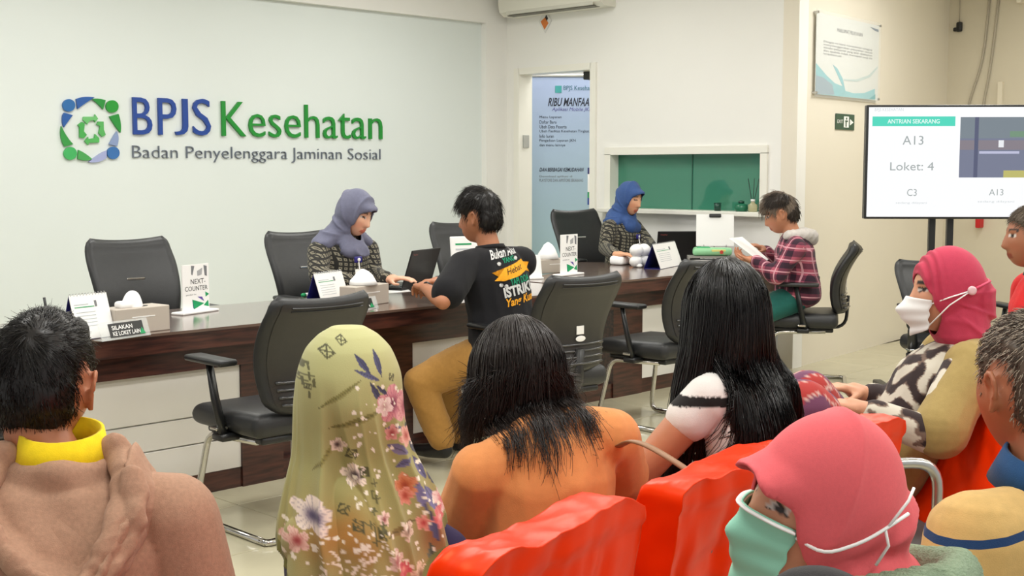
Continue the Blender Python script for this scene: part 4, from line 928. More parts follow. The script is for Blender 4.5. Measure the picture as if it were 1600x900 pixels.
class E:
    """small expression helper for procedural cloth patterns"""
    def __init__(s, nt, so): s.nt, s.so = nt, so
    def op(s, o, b=None):
        n = s.nt.nodes.new('ShaderNodeMath'); n.operation = o; s.nt.links.new(s.so, n.inputs[0])
        if isinstance(b, E): s.nt.links.new(b.so, n.inputs[1])
        elif b is not None: n.inputs[1].default_value = b
        return E(s.nt, n.outputs[0])
    def __add__(s, b): return s.op('ADD', b)
    def __sub__(s, b): return s.op('SUBTRACT', b)
    def __mul__(s, b): return s.op('MULTIPLY', b)
    def fr(s, per): return s.op('DIVIDE', per).op('FRACT')
    def near(s, c, w): return s.op('SUBTRACT', c).op('ABSOLUTE').op('LESS_THAN', w)
def pattern(m, layers):
    """layers: list of (mask builder(x, y, z, noise) -> E, colour), painted over the base colour"""
    nt = m.node_tree; N = nt.nodes; L = nt.links; b = N['Principled BSDF']; tc = N.new('ShaderNodeTexCoord'); sp = N.new('ShaderNodeSeparateXYZ'); L.new(tc.outputs['Object'], sp.inputs[0])
    x, y, z = (E(nt, sp.outputs[i]) for i in range(3))
    def nz(sc): n = N.new('ShaderNodeTexNoise'); n.inputs['Scale'].default_value = sc; L.new(tc.outputs['Object'], n.inputs['Vector']); return E(nt, n.outputs['Fac'])
    for fn, col in layers:
        mx = N.new('ShaderNodeMix'); mx.data_type = 'RGBA'; mx.inputs[7].default_value = lin(col); L.new(fn(x, y, z, nz).so, mx.inputs[0]); k = b.inputs['Base Color'].links
        if k: L.new(k[0].from_socket, mx.inputs[6])
        else: mx.inputs[6].default_value = b.inputs['Base Color'].default_value
        L.new(mx.outputs[2], b.inputs['Base Color'])
    return m

# ================================================================ the people at the counters
M_HAIRB = mat('hair_black', (20, 16, 14), .38, spec=.4); M_HAIRG = mat('hair_attr', (90, 80, 72), .45, attr=True, spec=.35)
M_BATIK = pattern(fabric('batik', (46, 45, 42)), [(lambda x, y, z, nz: (x + y * .45).fr(.024).near(.5, .30) * (z + y * .3).fr(.024).near(.5, .30) * nz(60).op('GREATER_THAN', .36), (140, 134, 116)), (lambda x, y, z, nz: (x + y * .45).fr(.024).near(.5, .10) * (z + y * .3).fr(.024).near(.5, .12), (60, 56, 50))])
M_ATTR = fabric('cloth_attr', (120, 120, 120), attr=True, var=0)
M_NAVYL = mat('lanyard_navy', (40, 34, 120), .5); M_SHOE = mat('shoe_black', (24, 24, 25), .35)
def id_card(P, pos, o):
    """staff badge hanging on the chest: pos local"""
    c = obj('badge_clip', shift(rbox((0, 0, 0), (.05, .012, .035), .008, 2), pos), M_NAVYL, P.root, True); p = Vector(pos)
    obj('badge_logo', shift(ellipsoid((0, 0, 0), (.01, .004, .01)), p + Vector((0, .008, 0))), M_WHITEP, c, True)
    obj('badge_strap', tube([p + Vector((0, .004, -.01)), p + Vector((0, .012, -.05))], .004, 6), M_WHITEP, c)
    k = obj('badge', shift(rbox((0, 0, 0), (.056, .004, .09), .003), p + Vector((0, .014, -.095)), rx(R(6))), M_WHITEP, P.root)
    obj('badge_photo', shift(box((-.012, .0025, -.03), (.012, .003, .0)), p + Vector((0, .014, -.095)), rx(R(6))), M_INK, k)
def loop_collar(P, m, r=.075, h=.03, name='collar', tilt=0.0, seg=28, gap=.0, th=.006, flare=.012):
    pts_o = []; V = []; F = []
    for j, (dz, rr) in enumerate(((0, r + flare), (h, r))):
        for th_ in (0, th):
            for i in range(seg):
                w = 2 * math.pi * i / seg; V.append(P.nb + Vector((math.cos(w) * (rr + th_), math.sin(w) * (rr + th_) * .95, dz - tilt * math.sin(w))))
    rows = [0, 2, 3, 1]
    for a, b in zip(rows, rows[1:] + rows[:1]):
        for i in range(seg): F.append((a * seg + i, a * seg + (i + 1) % seg, b * seg + (i + 1) % seg, b * seg + i))
    return obj(name, (np.array([v[:] for v in V]), F), m, P.root, True)

# --- staff woman in the grey headscarf
P = Person('woman in grey headscarf and patterned dark blouse smiling behind the long counter', 554, 334, 6.95, 136, 122, 22, 0, .10, .46, .17, (232, 180, 150), .007)
for k, e, w in ((1, P.L(498, 432, 6.75), P.L(548, 440, 6.72)), (-1, P.L(590, 425, 7.15), P.L(612, 437, 7.0))): P.arm[k] = (e, w, None, Vector((0, 0, -1)), .35)
P.arm[-1] = (P.L(585, 428, 7.05), P.L(606, 437, 6.85), P.L(640, 433, 6.8) - P.L(606, 437, 6.85), Vector((0, 0, -1)), .3)
P.body(False); P.shirt(M_BATIK, 1.9, .02, .062, .05, 'blouse', .006, 26, 5); P.trousers(fabric('trouser_black', (34, 34, 38))); P.shoes(M_SHOE)
M_HJG = fabric('scarf_grey', (112, 114, 136), .7)
def cape(P, w=.13, f=.10, tail=None):
    ch = chain((P.nb + Vector((0, 0, .04)), (.088, .085, .05)), (P.nb + Vector((-w, -.01, -.030)), (.05, .065, .028))) + chain((P.nb + Vector((0, 0, .04)), (.088, .085, .05)), (P.nb + Vector((w, -.01, -.030)), (.05, .065, .028)))
    ch += chain((P.nb + Vector((0, .02, .03)), (.085, .07, .05)), (P.nb + Vector((0, f, -.07)), (.085, .030, .045))) + chain((P.nb + Vector((0, -.03, .03)), (.09, .07, .05)), (P.nb + Vector((0, -.09, -.05)), (.10, .03, .04)))
    return ch
def scarf_d(seed):
    return lambda V, q: .012 * (1 - np.abs(np.sin(np.arctan2(q[:, 2] + .10, -(q[:, 1] - .07)) * 5.2 + seed))) ** 3.5 * sm(np.hypot(q[:, 2] + .10, q[:, 1] - .07), .03, .10) + .014 * creases(V, seed, 26) * sm(-q[:, 2], -.02, .08) + .004 * wav(V, seed, 30)
hijab(P, M_HJG, cape(P), dict(cz=-.025, rx_=.066, rz_=.096, ymin=.0), .008, 11, 1.15, disp=scarf_d(11), brim=(.112, .070))
id_card(P, P.nb + Vector((.02, .155, -.115)), None)
# --- visitor in the printed black t-shirt
P = Person('man in black t-shirt with printed back leaning on the long counter', 749, 342, 6.25, -46, -62, 6, 0, .18, .46, .205, (176, 116, 82), .007)
manP = P
P.arm[-1] = (P.L(692, 472, 5.85), P.L(664, 449, 6.1), P.L(648, 440, 6.3) - P.L(664, 449, 6.1), Vector((0, 0, -1)), .9)
P.arm[1] = (P.L(770, 450, 6.5), P.L(690, 440, 6.55), P.L(665, 440, 6.5) - P.L(690, 440, 6.55), Vector((0, 0, -1)), .7)
P.leg[-1] = (P.L(655, 597, 6.0), P.L(692, 690, 6.0)); P.leg[1] = (P.L(690, 590, 6.35), P.L(720, 680, 6.4))
P.body(); P.short_hair(M_HAIRB, .02, 2600, .045, .0014, hairline=.07, top=.018, whorl=(.01, -.055, .1))
tee = P.shirt(fabric('tee_black', (25, 25, 28), .85, sheen=.05), 0.72, .032, .078, .078, 't_shirt', .012, 22, 8, belly=.01)
P.trousers(fabric('trouser_tan', (168, 124, 62)), .026, .010, 9); P.shoes(M_SHOE); loop_collar(P, MATS['tee_black'], .064, .02, tilt=.01)
wr = P.arm[-1][1].lerp(P.arm[-1][0], .12); obj('bracelet', tube([wr + Vector((.0, .033 * math.cos(v), .033 * math.sin(v))) for v in [i * math.pi / 6 for i in range(12)]], .004, 6, closed=True), M_BLACKP, P.root, True)
# print on the back of the shirt: laid out flat, then pressed on to the cloth along the back's own normal
tb = bvh_of(tee)
def shirt_print(name, s, m, gap=.003, refine=.012):
    V, F = s; bm = bmesh.new(); vs = [bm.verts.new(v) for v in V]
    for f in F:
        try: bm.faces.new([vs[i] for i in f])
        except ValueError: pass
    bmesh.ops.triangulate(bm, faces=bm.faces[:])
    for _ in range(5):
        es = [e for e in bm.edges if e.calc_length() > refine]
        if not es: break
        bmesh.ops.subdivide_edges(bm, edges=es, cuts=1); bmesh.ops.triangulate(bm, faces=[f for f in bm.faces if len(f.verts) > 3])
    dead = []
    for v in bm.verts:
        h = tb.ray_cast(v.co, PN)
        if h[0] is not None and h[1].dot(PN) < -.15: v.co = h[0] - PN * gap
        else: dead.append(v)
    bmesh.ops.delete(bm, geom=dead, context='VERTS'); V, F = from_bm(bm); bm.free(); return obj(name, (V, F), m, tee, True)
PC = P.L(800, 445, 5.9); PN = (P.on(.6) - PC); PN.z = 0; PN.normalize(); PU = PN.cross(Vector((0, 0, 1))).normalized(); PV = Vector((0, 0, 1))
PO = PC - PN * .25
def pm(x, y): return (x - 786) * .00385, (438 - y) * .0031   # flat print layout in metres
def ptxt(s, x0, x1, y0, y1, m, rot=9, **k):
    (a, b), (c, d) = pm(x0, y1), pm(x1, y0); t = R(rot); ux = PU * math.cos(t) + PV * math.sin(t); uy = PV * math.cos(t) - PU * math.sin(t)
    shirt_print('print', fit_text(s, c - a, d - b, PO + PU * a + PV * b, ux, uy, 0, **k), m)
M_PW, M_PG, M_PY = fabric('print_white', (206, 206, 204), .7, sheen=0), fabric('print_emerald', (30, 140, 104), .7, sheen=0), fabric('print_amber', (236, 164, 36), .7, sheen=0)
ptxt('Bukan Aku', 773, 815, 391, 405, M_PW, shear=.3, offset=.02); ptxt('YANG', 789, 808, 403, 411, M_PG, offset=.03); ptxt('TAPI DOA', 797, 828, 434, 445, M_PG, offset=.03)
ptxt('ISTRIKU', 787, 838, 447, 463, M_PW, offset=.04); ptxt('Yang Kuat', 790, 838, 464, 480, M_PY, shear=.3, offset=.025)
rib = [pm(*p) for p in [(771, 424), (780, 430), (774, 436), (787, 437), (810, 431), (824, 424), (833, 428), (829, 421), (832, 412), (822, 411), (820, 406), (808, 411), (790, 417)]]
shirt_print('print', prism(rib, PO, PU, PV, .0001), M_PY, .003); PO2 = PO; ptx = [pm(793, 428), pm(819, 414)]
t_ = R(14); shirt_print('print', fit_text('Hebat', ptx[1][0] - ptx[0][0], .028, PO + PU * ptx[0][0] + PV * ptx[0][1], PU * math.cos(t_) + PV * math.sin(t_), PV * math.cos(t_) - PU * math.sin(t_), 0, shear=.3), MATS['tee_black'], .005)
for x, y in ((783, 443), (790, 445), (783, 411), (810, 404)): a_, b_ = pm(x, y); shirt_print('print', prism([(a_ + .012 * math.cos(i * .9), b_ + .010 * math.sin(i * .9)) for i in range(7)], PO, PU, PV, .0001), M_PW)
# --- staff woman in the blue headscarf
P = Person('woman in blue headscarf and dark patterned blouse reading at the side counter', 983, 311, 9.55, 128, 136, 14, 0, .06, .5, .17, (224, 168, 132), .008)
P.arm[1] = (P.L(945, 388, 9.4), P.L(962, 398, 9.05), P.L(985, 397, 9.0) - P.L(962, 398, 9.05), Vector((0, 0, -1)), .4); P.arm[-1] = (P.L(1016, 385, 9.5), P.L(1005, 402, 9.1), P.L(990, 404, 8.95) - P.L(1005, 402, 9.1), Vector((0, 0, -1)), .4)
P.body(False, eyes_closed=True); P.shirt(M_BATIK, 1.9, .02, .062, .05, 'blouse', .006, 26, 15); P.trousers(MATS['trouser_black']); P.shoes(M_SHOE)
hijab(P, fabric('scarf_blue', (56, 84, 138), .7), cape(P, .11), dict(cz=-.02, rx_=.066, rz_=.094, ymin=.0), .007, 12, 1.13, disp=scarf_d(12), brim=(.110, .074))
id_card(P, P.nb + Vector((-.0, .15, -.14)), None)
# --- visitor in plaid
def pu(x, y, z): return x + y * .8
def pv(x, y, z): return z - y * .1
M_PLAID = pattern(fabric('plaid', (164, 80, 98)), [(lambda x, y, z, nz: pu(x, y, z).fr(.078).near(.3, .24), (104, 50, 68)), (lambda x, y, z, nz: pv(x, y, z).fr(.078).near(.3, .24), (104, 50, 68)), (lambda x, y, z, nz: pu(x, y, z).fr(.078).near(.3, .24) * pv(x, y, z).fr(.078).near(.3, .24), (52, 32, 46)), (lambda x, y, z, nz: pu(x, y, z).fr(.078).near(.76, .05), (204, 150, 160)), (lambda x, y, z, nz: pv(x, y, z).fr(.078).near(.76, .05), (204, 150, 160))])
P = Person('visitor in red plaid hooded shirt reading a paper at the side counter', 1220, 336, 8.4, -80, -78, 22, 0, .12, .5, .185, (186, 128, 96), .0075)
P.arm[-1] = (P.L(1212, 432, 8.15), P.L(1180, 407, 8.2), P.L(1158, 403, 8.25) - P.L(1180, 407, 8.2), Vector((0, .3, 1)), .8); P.arm[1] = (P.L(1222, 420, 8.75), P.L(1196, 392, 8.65), P.L(1172, 377, 8.6) - P.L(1196, 392, 8.65), Vector((0, .3, -1)), .7)
P.leg[-1] = (P.L(1165, 500, 8.2), P.L(1170, 590, 8.2)); P.leg[1] = (P.L(1170, 500, 8.6), P.L(1175, 585, 8.6))
P.body(); P.short_hair(M_HAIRG, .022, 1800, .05, .0022, hairline=.07, nape=-.08, top=.014, painter=lambda V, n, k: np.where((wav(V, 5, 26) > .2)[:, None], np.array((120, 106, 92.)), np.array((52, 44, 38.))))
P.shirt(M_PLAID, 1.95, .03, .072, .056, 'plaid_shirt', .008, 20, 21, belly=.02, extra=chain((P.on(.0, (0, 0, 0)), (.185, .15, .07)), (P.on(.05), (.18, .145, .07))))
P.trousers(fabric('trouser_teal', (28, 92, 84)), .02, .006); P.shoes(M_SHOE)
P.cloth('hood', chain((P.nb + Vector((-.10, .02, .0)), (.045, .05, .035)), (P.nb + Vector((-.06, -.075, .0)), (.055, .045, .045)), (P.nb + Vector((0, -.115, -.015)), (.06, .05, .055)), (P.nb + Vector((.06, -.075, .0)), (.055, .045, .045)), (P.nb + Vector((.10, .02, .0)), (.045, .05, .035))), fabric('hood_grey', (196, 190, 184)), .008, 4, lambda V: .010 * creases(V, 31, 38))
pa = [P.L(1139, 372, 8.3), P.L(1160, 370, 8.62), P.L(1201, 405, 8.5), P.L(1192, 412, 8.2)]
pa = [P.M @ p for p in pa]; n_ = (pa[1] - pa[0]).cross(pa[2] - pa[1]).normalized() * .0015
tag(obj('held_paper', (np.array([p[:] for p in pa] + [(p + n_)[:] for p in pa]), [(3, 2, 1, 0), (4, 5, 6, 7)] + [(i, (i + 1) % 4, 4 + (i + 1) % 4, 4 + i) for i in range(4)]), M_PAPER), 'white paper held by the visitor in plaid shirt', 'paper')

# ================================================================ the waiting rows: benches and satin covers
M_SATIN = mat('satin_orange', (236, 50, 4), .36, var=.06, vscale=9, spec=.5); M_SATIN.node_tree.nodes['Principled BSDF'].inputs['Specular Tint'].default_value = (1, .36, .08, 1); M_SEATG = mat('seat_grey', (96, 98, 98), .5)
def seat_cover(origin, ang, w, top, label, th=.12, h=.46, lean=.10, seed=1):
    """cover pulled over a seat back; origin = top front left corner on plan, local x along the row, +y to the front"""
    t = thing('seat_cover', label, 'seat cover', (origin[0], origin[1], 0), ang, 'orange satin seat covers')
    bm = bmesh.new(); bmesh.ops.create_cube(bm, size=1.0); bmesh.ops.subdivide_edges(bm, edges=bm.edges[:], cuts=34, use_grid_fill=True)
    V, F = from_bm(bm); bm.free(); q = V + .5; x = q[:, 0] * w; z = top - h + q[:, 2] * h; y = -q[:, 1] * th
    ex = np.minimum(q[:, 0], 1 - q[:, 0]); N = np.zeros_like(V); a = np.abs(V) > .4999; N[a] = np.sign(V[a]); N /= np.linalg.norm(N, axis=1)[:, None]
    z = z - .016 * sm(.10 - ex, 0, .10) * sm(q[:, 2], .9, 1) + .006 * np.sin(q[:, 0] * 9 + seed) * sm(q[:, 2], .8, 1)
    y = y * np.interp(q[:, 2], [0, .85, 1], [1.05, .95, .82]) - (1 - q[:, 2]) * -lean - (th * .08) * (q[:, 2] > .9)
    Pq = np.stack([x, y, z], 1); dsp = .014 * creases(Pq * np.array([1, 1, .7]), seed, 22) + .005 * wav(Pq, seed, 22) + .007 * creases(Pq, seed + 9, 48)
    Pq = Pq + N * dsp[:, None]; me = mesh_of('cover', (Pq, F), True); o = obj('cover', me, M_SATIN, t); me.transform(Matrix.Identity(4))
    sb = o.modifiers.new('s', 'SMOOTH'); sb.factor = .5; sb.iterations = 2
    obj('piping', tube([(w * i / 12, -th * .80 + .002, top - .004 - .012 * (abs(i - 6) > 5)) for i in range(13)], .003, 6), M_SATIN, o, True); return t
def bench(o, ang, w, n, label, z=.40, back=True):
    t = thing('waiting_bench', label, 'bench', (o[0], o[1], 0), ang, 'waiting benches')
    for i in range(n):
        obj('seat', rbox((w * (i + .5), .27, z), (w * .94, .44, .035), .014, 3), M_SEATG, t, True)
        if back: obj('backrest', shift(rbox((0, 0, 0), (w * .86, .03, .36), .012, 3), (w * (i + .5), -.005, z + .24), rx(R(12))), M_SEATG, t, True)
    obj('beam', cbox((w * n / 2, .22, z - .06), (w * n, .07, .05)), M_STEEL, t)
    for k in (0.12, n - .12): obj('leg', join(cbox((w * k, .22, z / 2 - .04), (.05, .05, z - .1)), rbox((w * k, .22, .015), (.06, .5, .03), .01)), M_STEEL, t)
    return t
def armloop(p, ang, label=None, parent=None):
    pts = arc_pts([(0, .34, .40), (0, .34, .69), (0, .62, .69), (0, .62, .40)], .07, 6); o = obj('armrest', tube(pts, .014, 10), M_STEEL, parent, True); o.location = p; o.rotation_euler = (0, 0, ang); return o
A1 = R(12); c1 = rf(-.126, 1.806); u1 = Vector((math.cos(A1), math.sin(A1), 0)); v1 = Vector((-u1.y, u1.x, 0))
seat_cover(c1, A1, .49, .86, 'bright orange satin seat cover behind the woman in orange blouse', seed=1)
seat_cover(c1 - u1 * .53 - v1 * .02, A1, .49, .845, 'orange satin seat cover below the green headscarf, only its corner showing', seed=2)
A2 = R(3); c2 = rf(.227, 2.286); u2 = Vector((math.cos(A2), math.sin(A2), 0))
seat_cover(c2, A2, .49, .86, 'orange satin seat cover behind the woman with very long straight hair', seed=3)
seat_cover(c2 + u2 * .51, A2, .37, .862, 'orange satin seat cover whose end sticks out right of pink headscarf', seed=4)
b_ = bench(c1 - u1 * .55 - v1 * .03, A1, .53, 2, 'steel waiting bench under the man in hoodie and green headscarf')
b_ = bench(c2 - v1 * .03 + u2 * .0, A2, .455, 2, 'steel waiting bench under the woman with very long straight hair')
AL = yaw(-98); bc = rf(1.37, 3.46); ul = Vector((math.cos(AL), math.sin(AL), 0)); vl = Vector((-ul.y, ul.x, 0))
seat_cover(bc - ul * .245 - vl * .02, AL, .49, .86, 'deep orange satin seat cover beside the elderly man in striped polo', th=.10, h=.44, lean=.20, seed=6)
b_ = bench(bc - ul * .26, AL, .52, 1, 'steel waiting seat under the woman in crimson headscarf'); armloop((0, 0, 0), 0, None, b_); armloop((.52, 0, 0), 0, None, b_)
p_ = rf(.55, 1.35); bench((p_.x - .4, p_.y - .3), R(5), .55, 2, 'steel waiting bench under the woman in pink headscarf', back=False)

# ================================================================ the people in the waiting rows
# --- man in the brown hoodie
P = Person('man in brown hoodie with yellow collar sitting at the lower left', 66, 606, 2.15, -12, -4, 6, 4, .17, .38, .185, (178, 112, 78), .006, nbx=.050)
P.body(legs=True)
P.short_hair(M_HAIRB, .007, 7000, .024, .0008, nape=-.092, top=.008, whorl=(.0, -.070, .088), lift=.10)
M_HOOD = fabric('hoodie_brown', (176, 138, 114), .9, var=.10, vscale=160, bump=.25, bscale=700)
P.shirt(M_HOOD, 2.0, .030, .076, .062, 'hoodie', .011, 13, 41, vox=.0075, it=4, extra=chain((P.nb + Vector((0, -.005, -.03)), (.10, .085, .03)), (P.nb + Vector((.0, -.006, .030)), (.080, .076, .014))))
def seg_dist(X, Z, pl):
    best = np.full(len(X), 9.0)
    for (x0, z0), (x1, z1) in zip(pl, pl[1:]):
        dx, dz = x1 - x0, z1 - z0; t = np.clip(((X - x0) * dx + (Z - z0) * dz) / (dx * dx + dz * dz), 0, 1); best = np.minimum(best, np.hypot(X - x0 - t * dx, Z - z0 - t * dz))
    return best
VR = [(.085, .055), (.108, .012), (.096, -.045), (.068, -.10), (.042, -.130)]; VLf = [(-.088, .05), (-.118, .0), (-.080, -.055), (-.022, -.106), (.038, -.132)]
OR = [(.12, .03), (.150, -.01), (.140, -.075), (.094, -.135), (.036, -.170)]; OL = [(-.13, .02), (-.165, -.04), (-.10, -.115), (-.02, -.158), (.036, -.170)]
ch = chain(*P.torso_nodes(.030)[:-1]) + chain(P.torso_nodes(.030)[-2], (P.nb, (.068, .062, .018)))
for k in (-1, 1): ch += P.sleeve(k, .5, .076, .07) + chain((P.nb + Vector((k * .045, -.008, -.022)), (.034, .040, .033)), (P.sh[k] + Vector((-k * .015, -.004, .012)), .066))
ch += chain((P.nb + Vector((0, -.005, -.03)), (.10, .085, .03)), (P.nb + Vector((.0, -.006, .030)), (.080, .076, .014)))
me = remesh(ch, .005, 4); V = get_v(me); N = get_n(me); X, Z = V[:, 0] - P.nb.x, V[:, 2] - P.nb.z; bk = V[:, 1] < P.nb.y + .05
d1 = np.minimum(seg_dist(X, Z, VR), seg_dist(X, Z, VLf)); d2 = np.minimum(seg_dist(X, Z, OR), seg_dist(X, Z, OL))
def inside(poly):
    r = np.zeros(len(X), bool)
    for (x0, z0), (x1, z1) in zip(poly, poly[1:] + poly[:1]): c = ((z0 > Z) != (z1 > Z)); r ^= c & (X < (x1 - x0) * (Z - z0) / ((z1 - z0) or 1e-9) + x0)
    return r
inV = inside(VR + VLf[::-1] + [(-.05, .09), (.05, .09)]); inO = inside(OR + OL[::-1] + [(-.06, .10), (.06, .10)])
h = np.where(inO, .014 + .012 * sm(.05 - d1, 0, .05), -.012); h = np.where(inO, np.maximum(h * sm(d2, -.004, .02) + .010 * np.exp(-(d2 / .016) ** 2), .004), .018 * np.exp(-(d2 / .010) ** 2) - .012)
h = np.where(inV, .006 + .004 * np.sin(X * 60 + Z * 40), h); h = h + .026 * np.exp(-(d1 / np.where(inV, .010, .022)) ** 2) * inO
h = h + (.006 * creases(V, 47, 26) + .003 * creases(V, 48, 60)) * inO * (1 - .6 * inV)
set_v(me, V + N * h[:, None]); bm = bmesh.new(); bm.from_mesh(me); bm.verts.ensure_lookup_table(); kill = np.where((h < -.008) | ~bk)[0]; bmesh.ops.delete(bm, geom=[bm.verts[i] for i in kill], context='VERTS'); bmesh.ops.smooth_vert(bm, verts=bm.verts[:], factor=.5, use_axis_x=True, use_axis_y=True, use_axis_z=True); bm.to_mesh(me); bm.free(); smooth_on(me)
hood_ = obj('hood', me, M_HOOD, P.root); hbv = bvh_of(hood_)
def rim(pl, r0, r1, off, n=26):
    pts = [Vector((x + P.nb.x, 0, z + P.nb.z)) for x, z in pl]; pts = arc_pts(pts, .05, 4); out = []
    for i, p in enumerate(pts):
        h_ = hbv.ray_cast(Vector((p.x, -1, p.z)), Vector((0, 1, 0))); y_ = h_[0].y if h_[0] is not None else out[-1][0].y if out else P.nb.y - .02
        f_ = i / (len(pts) - 1); r_ = (r0 * (1 - f_) + r1 * f_) * (1 + .18 * math.sin(i * 1.9)); out.append((Vector((p.x, y_ - off, p.z)), (r_, r_ * .62, r_)))
    return chain(*out)
me = remesh(rim(VR, .024, .013, .002) + rim(VLf, .024, .013, .002) + rim([(.118, .02), (.128, -.03), (.112, -.085), (.06, -.14)], .020, .012, -.002) + rim([(-.135, -.02), (-.10, -.085), (-.04, -.13), (.03, -.15)], .020, .012, -.002), .004, 3); V = get_v(me); set_v(me, V + get_n(me) * (.003 * creases(V, 49, 50))[:, None]); smooth_on(me); obj('hood_fold', me, M_HOOD, hood_)
M_YEL = fabric('collar_yellow', (246, 214, 24), .8); M_CBL = fabric('collar_blue', (84, 112, 190), .8)
o = loop_collar(P, M_YEL, .062, .062, 'polo_collar', tilt=-.010, th=.006, flare=.012); o.location = (0, -.002, .022); loop_collar(P, M_CBL, .082, .012, 'collar_band', tilt=-.012, flare=.006)
# --- woman in the green printed headscarf
P = Person('woman in olive green floral headscarf seen from behind', 545, 622, 2.36, -20, -14, 8, 0, .14, .38, .075, (200, 146, 112), .009, drop=.10)
P.arm[1] = (P.L(692, 868, 2.42), P.L(680, 920, 2.6), None, None, .5); P.arm[-1] = (P.L(492, 900, 2.40), P.L(470, 950, 2.55), None, None, .5)
P.body(False)
def navyflower(V):
    C = np.tile(np.array((26, 24, 74.)), (len(V), 1)); n = wav(V, 61, 34); C[n > .35] = (222, 150, 176); C[n > .62] = (150, 60, 92); m = wav(V, 64, 40); C[(m > .55) & (n < .3)] = (226, 214, 220); return C
dress_ = P.shirt(M_ATTR, 1.9, .012, .062, .058, 'dress', .006, 22, 51, navyflower, vox=.008)
hc = np.array(P.hc); nth, nr = 330, 270
dzs = [.138, .134, .12, .095, .05, 0, -.06, -.10, -.15, -.21, -.30, -.42, -.50]; hwx = [.001, .032, .056, .080, .097, .101, .104, .109, .128, .150, .168, .178, .18]; hwy = [.001, .036, .064, .092, .112, .116, .106, .100, .110, .128, .142, .15, .152]; cy = [0, 0, 0, 0, -.002, -.006, -.012, -.02, -.03, -.045, -.06, -.07, -.075]; cx = [0, 0, 0, 0, 0, .0, .003, .006, .010, .014, .018, .02, .02]
tt = np.linspace(0, 1, nr); arc = np.concatenate([[0], np.cumsum(np.hypot(np.diff(dzs), np.diff(hwx)))]); dzr = np.interp(tt, arc / arc[-1], dzs); wx = np.interp(tt, arc / arc[-1], hwx); wy = np.interp(tt, arc / arc[-1], hwy); cyy = np.interp(tt, arc / arc[-1], cy); cxx = np.interp(tt, arc / arc[-1], cx)
ker = np.ones(15) / 15; sm1 = lambda a: np.convolve(np.pad(a, 7, mode='edge'), ker, 'valid'); wx[20:], wy[20:], cyy, cxx = sm1(wx)[20:], sm1(wy)[20:], sm1(cyy), sm1(cxx)
TH = np.linspace(0, 2 * np.pi, nth, endpoint=False); th, tr = np.meshgrid(TH, np.arange(nr)); dz_ = dzr[tr]
A_ = sm(-dz_, -.07, .20)
fold = A_ * (.012 * np.sin(7 * th + 1.2 * np.sin(dz_ * 9)) + .016 * (1 - np.abs(np.sin(4.5 * th + .6 + dz_ * 3))) ** 3 + .006 * np.sin(13 * th + dz_ * 14)) + .004 * np.sin(3 * th + dz_ * 20) * sm(-dz_, -.1, .02)
fold += .014 * (1 - np.abs(np.sin(3.5 * (th + .4) + dz_ * 2.5))) ** 4 * A_ + .012 * (1 - np.abs(np.sin(2.5 * (th - 1.9) + dz_ * 5))) ** 5 * A_
hem = -.225 - .135 * np.clip(-np.sin(th + .15), 0, 1) ** 1.4          # longest in the middle of the back
dz2 = dz_
fold = fold * (.35 + .65 * np.abs(np.sin(th))); X = cxx[tr] + (wx[tr] + fold) * np.cos(th); Y = cyy[tr] + (wy[tr] + fold) * np.sin(th); VG = np.stack([X, Y, dz2], -1).reshape(-1, 3)
Hy = np.array(rz(-R(-14 + 20))); VG[:, :2] = VG[:, :2] @ Hy[:2, :2].T * 1.0
VG = push_out(VG + hc, bvh_of(dress_), .009)
i0 = (np.arange(nr - 1)[:, None] * nth + np.arange(nth)[None, :]); i1 = (np.arange(nr - 1)[:, None] * nth + (np.arange(nth)[None, :] + 1) % nth); Q = np.stack([i0, i0 + nth, i1 + nth, i1], -1).reshape(-1, 4)
Vq = VG - hc; fr_ = (Vq[:, 1] > .0) & (((Vq[:, 0]) / .062) ** 2 + ((Vq[:, 2] + .01) / .09) ** 2 < 1); Q = Q[~(fr_ | (dz_ < hem).reshape(-1))[Q].any(1)]
me = fast_mesh('headscarf', VG, Q)
# the print, laid out flat on the back of the cloth (u to the right, v down, 1.17 mm to the unit)
U_ = Vq[:, 0] / .00118 + 553; W_ = -Vq[:, 2] / .00118 + 622; back = Vq[:, 1] < .03
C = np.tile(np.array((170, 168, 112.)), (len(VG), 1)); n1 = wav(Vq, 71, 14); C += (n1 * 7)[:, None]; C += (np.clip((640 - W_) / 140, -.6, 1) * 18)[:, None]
def blend(mask, col, a=1.0): mk = (np.clip(mask, 0, 1) * a)[:, None]; C[:] = C * (1 - mk) + np.array(col, float) * mk
e2 = lambda u, v, a, b: np.exp(-(((U_ - u) / a) ** 2 + ((W_ - v) / b) ** 2))
blend(e2(510, 800, 52, 48) * (.7 + .4 * wav(Vq, 73, 60)), (176, 112, 40)); blend(e2(655, 820, 30, 55) * (.6 + .5 * wav(Vq, 74, 70)), (150, 92, 56)); blend(e2(600, 880, 40, 30), (186, 140, 70), .6); blend(e2(575, 700, 60, 110), (150, 142, 78), .45)
def flower(u, v, r, col, cen, ang=0.0, p=5, edge=(236, 214, 206)):
    du, dv = U_ - u, W_ - v; ro = np.hypot(du, dv); ph = np.arctan2(dv, du) + ang; R_ = r * (.55 + .45 * np.abs(np.cos(p * ph / 2)) ** .7); m = back & (ro < R_)
    if not m.any(): return
    f = np.clip(ro[m] / R_[m], 0, 1)[:, None]; base = np.array(col) * (1 - f * .35) + np.array(edge) * (f * .35); cc = np.exp(-(ro[m] / (r * .34)) ** 2)[:, None]; ln = (np.abs(np.sin(p * 2 * ph[m])) > .93)[:, None] * .25
    C[m] = (base * (1 - cc) + np.array(cen) * cc) * (1 - ln) + np.array(cen) * ln
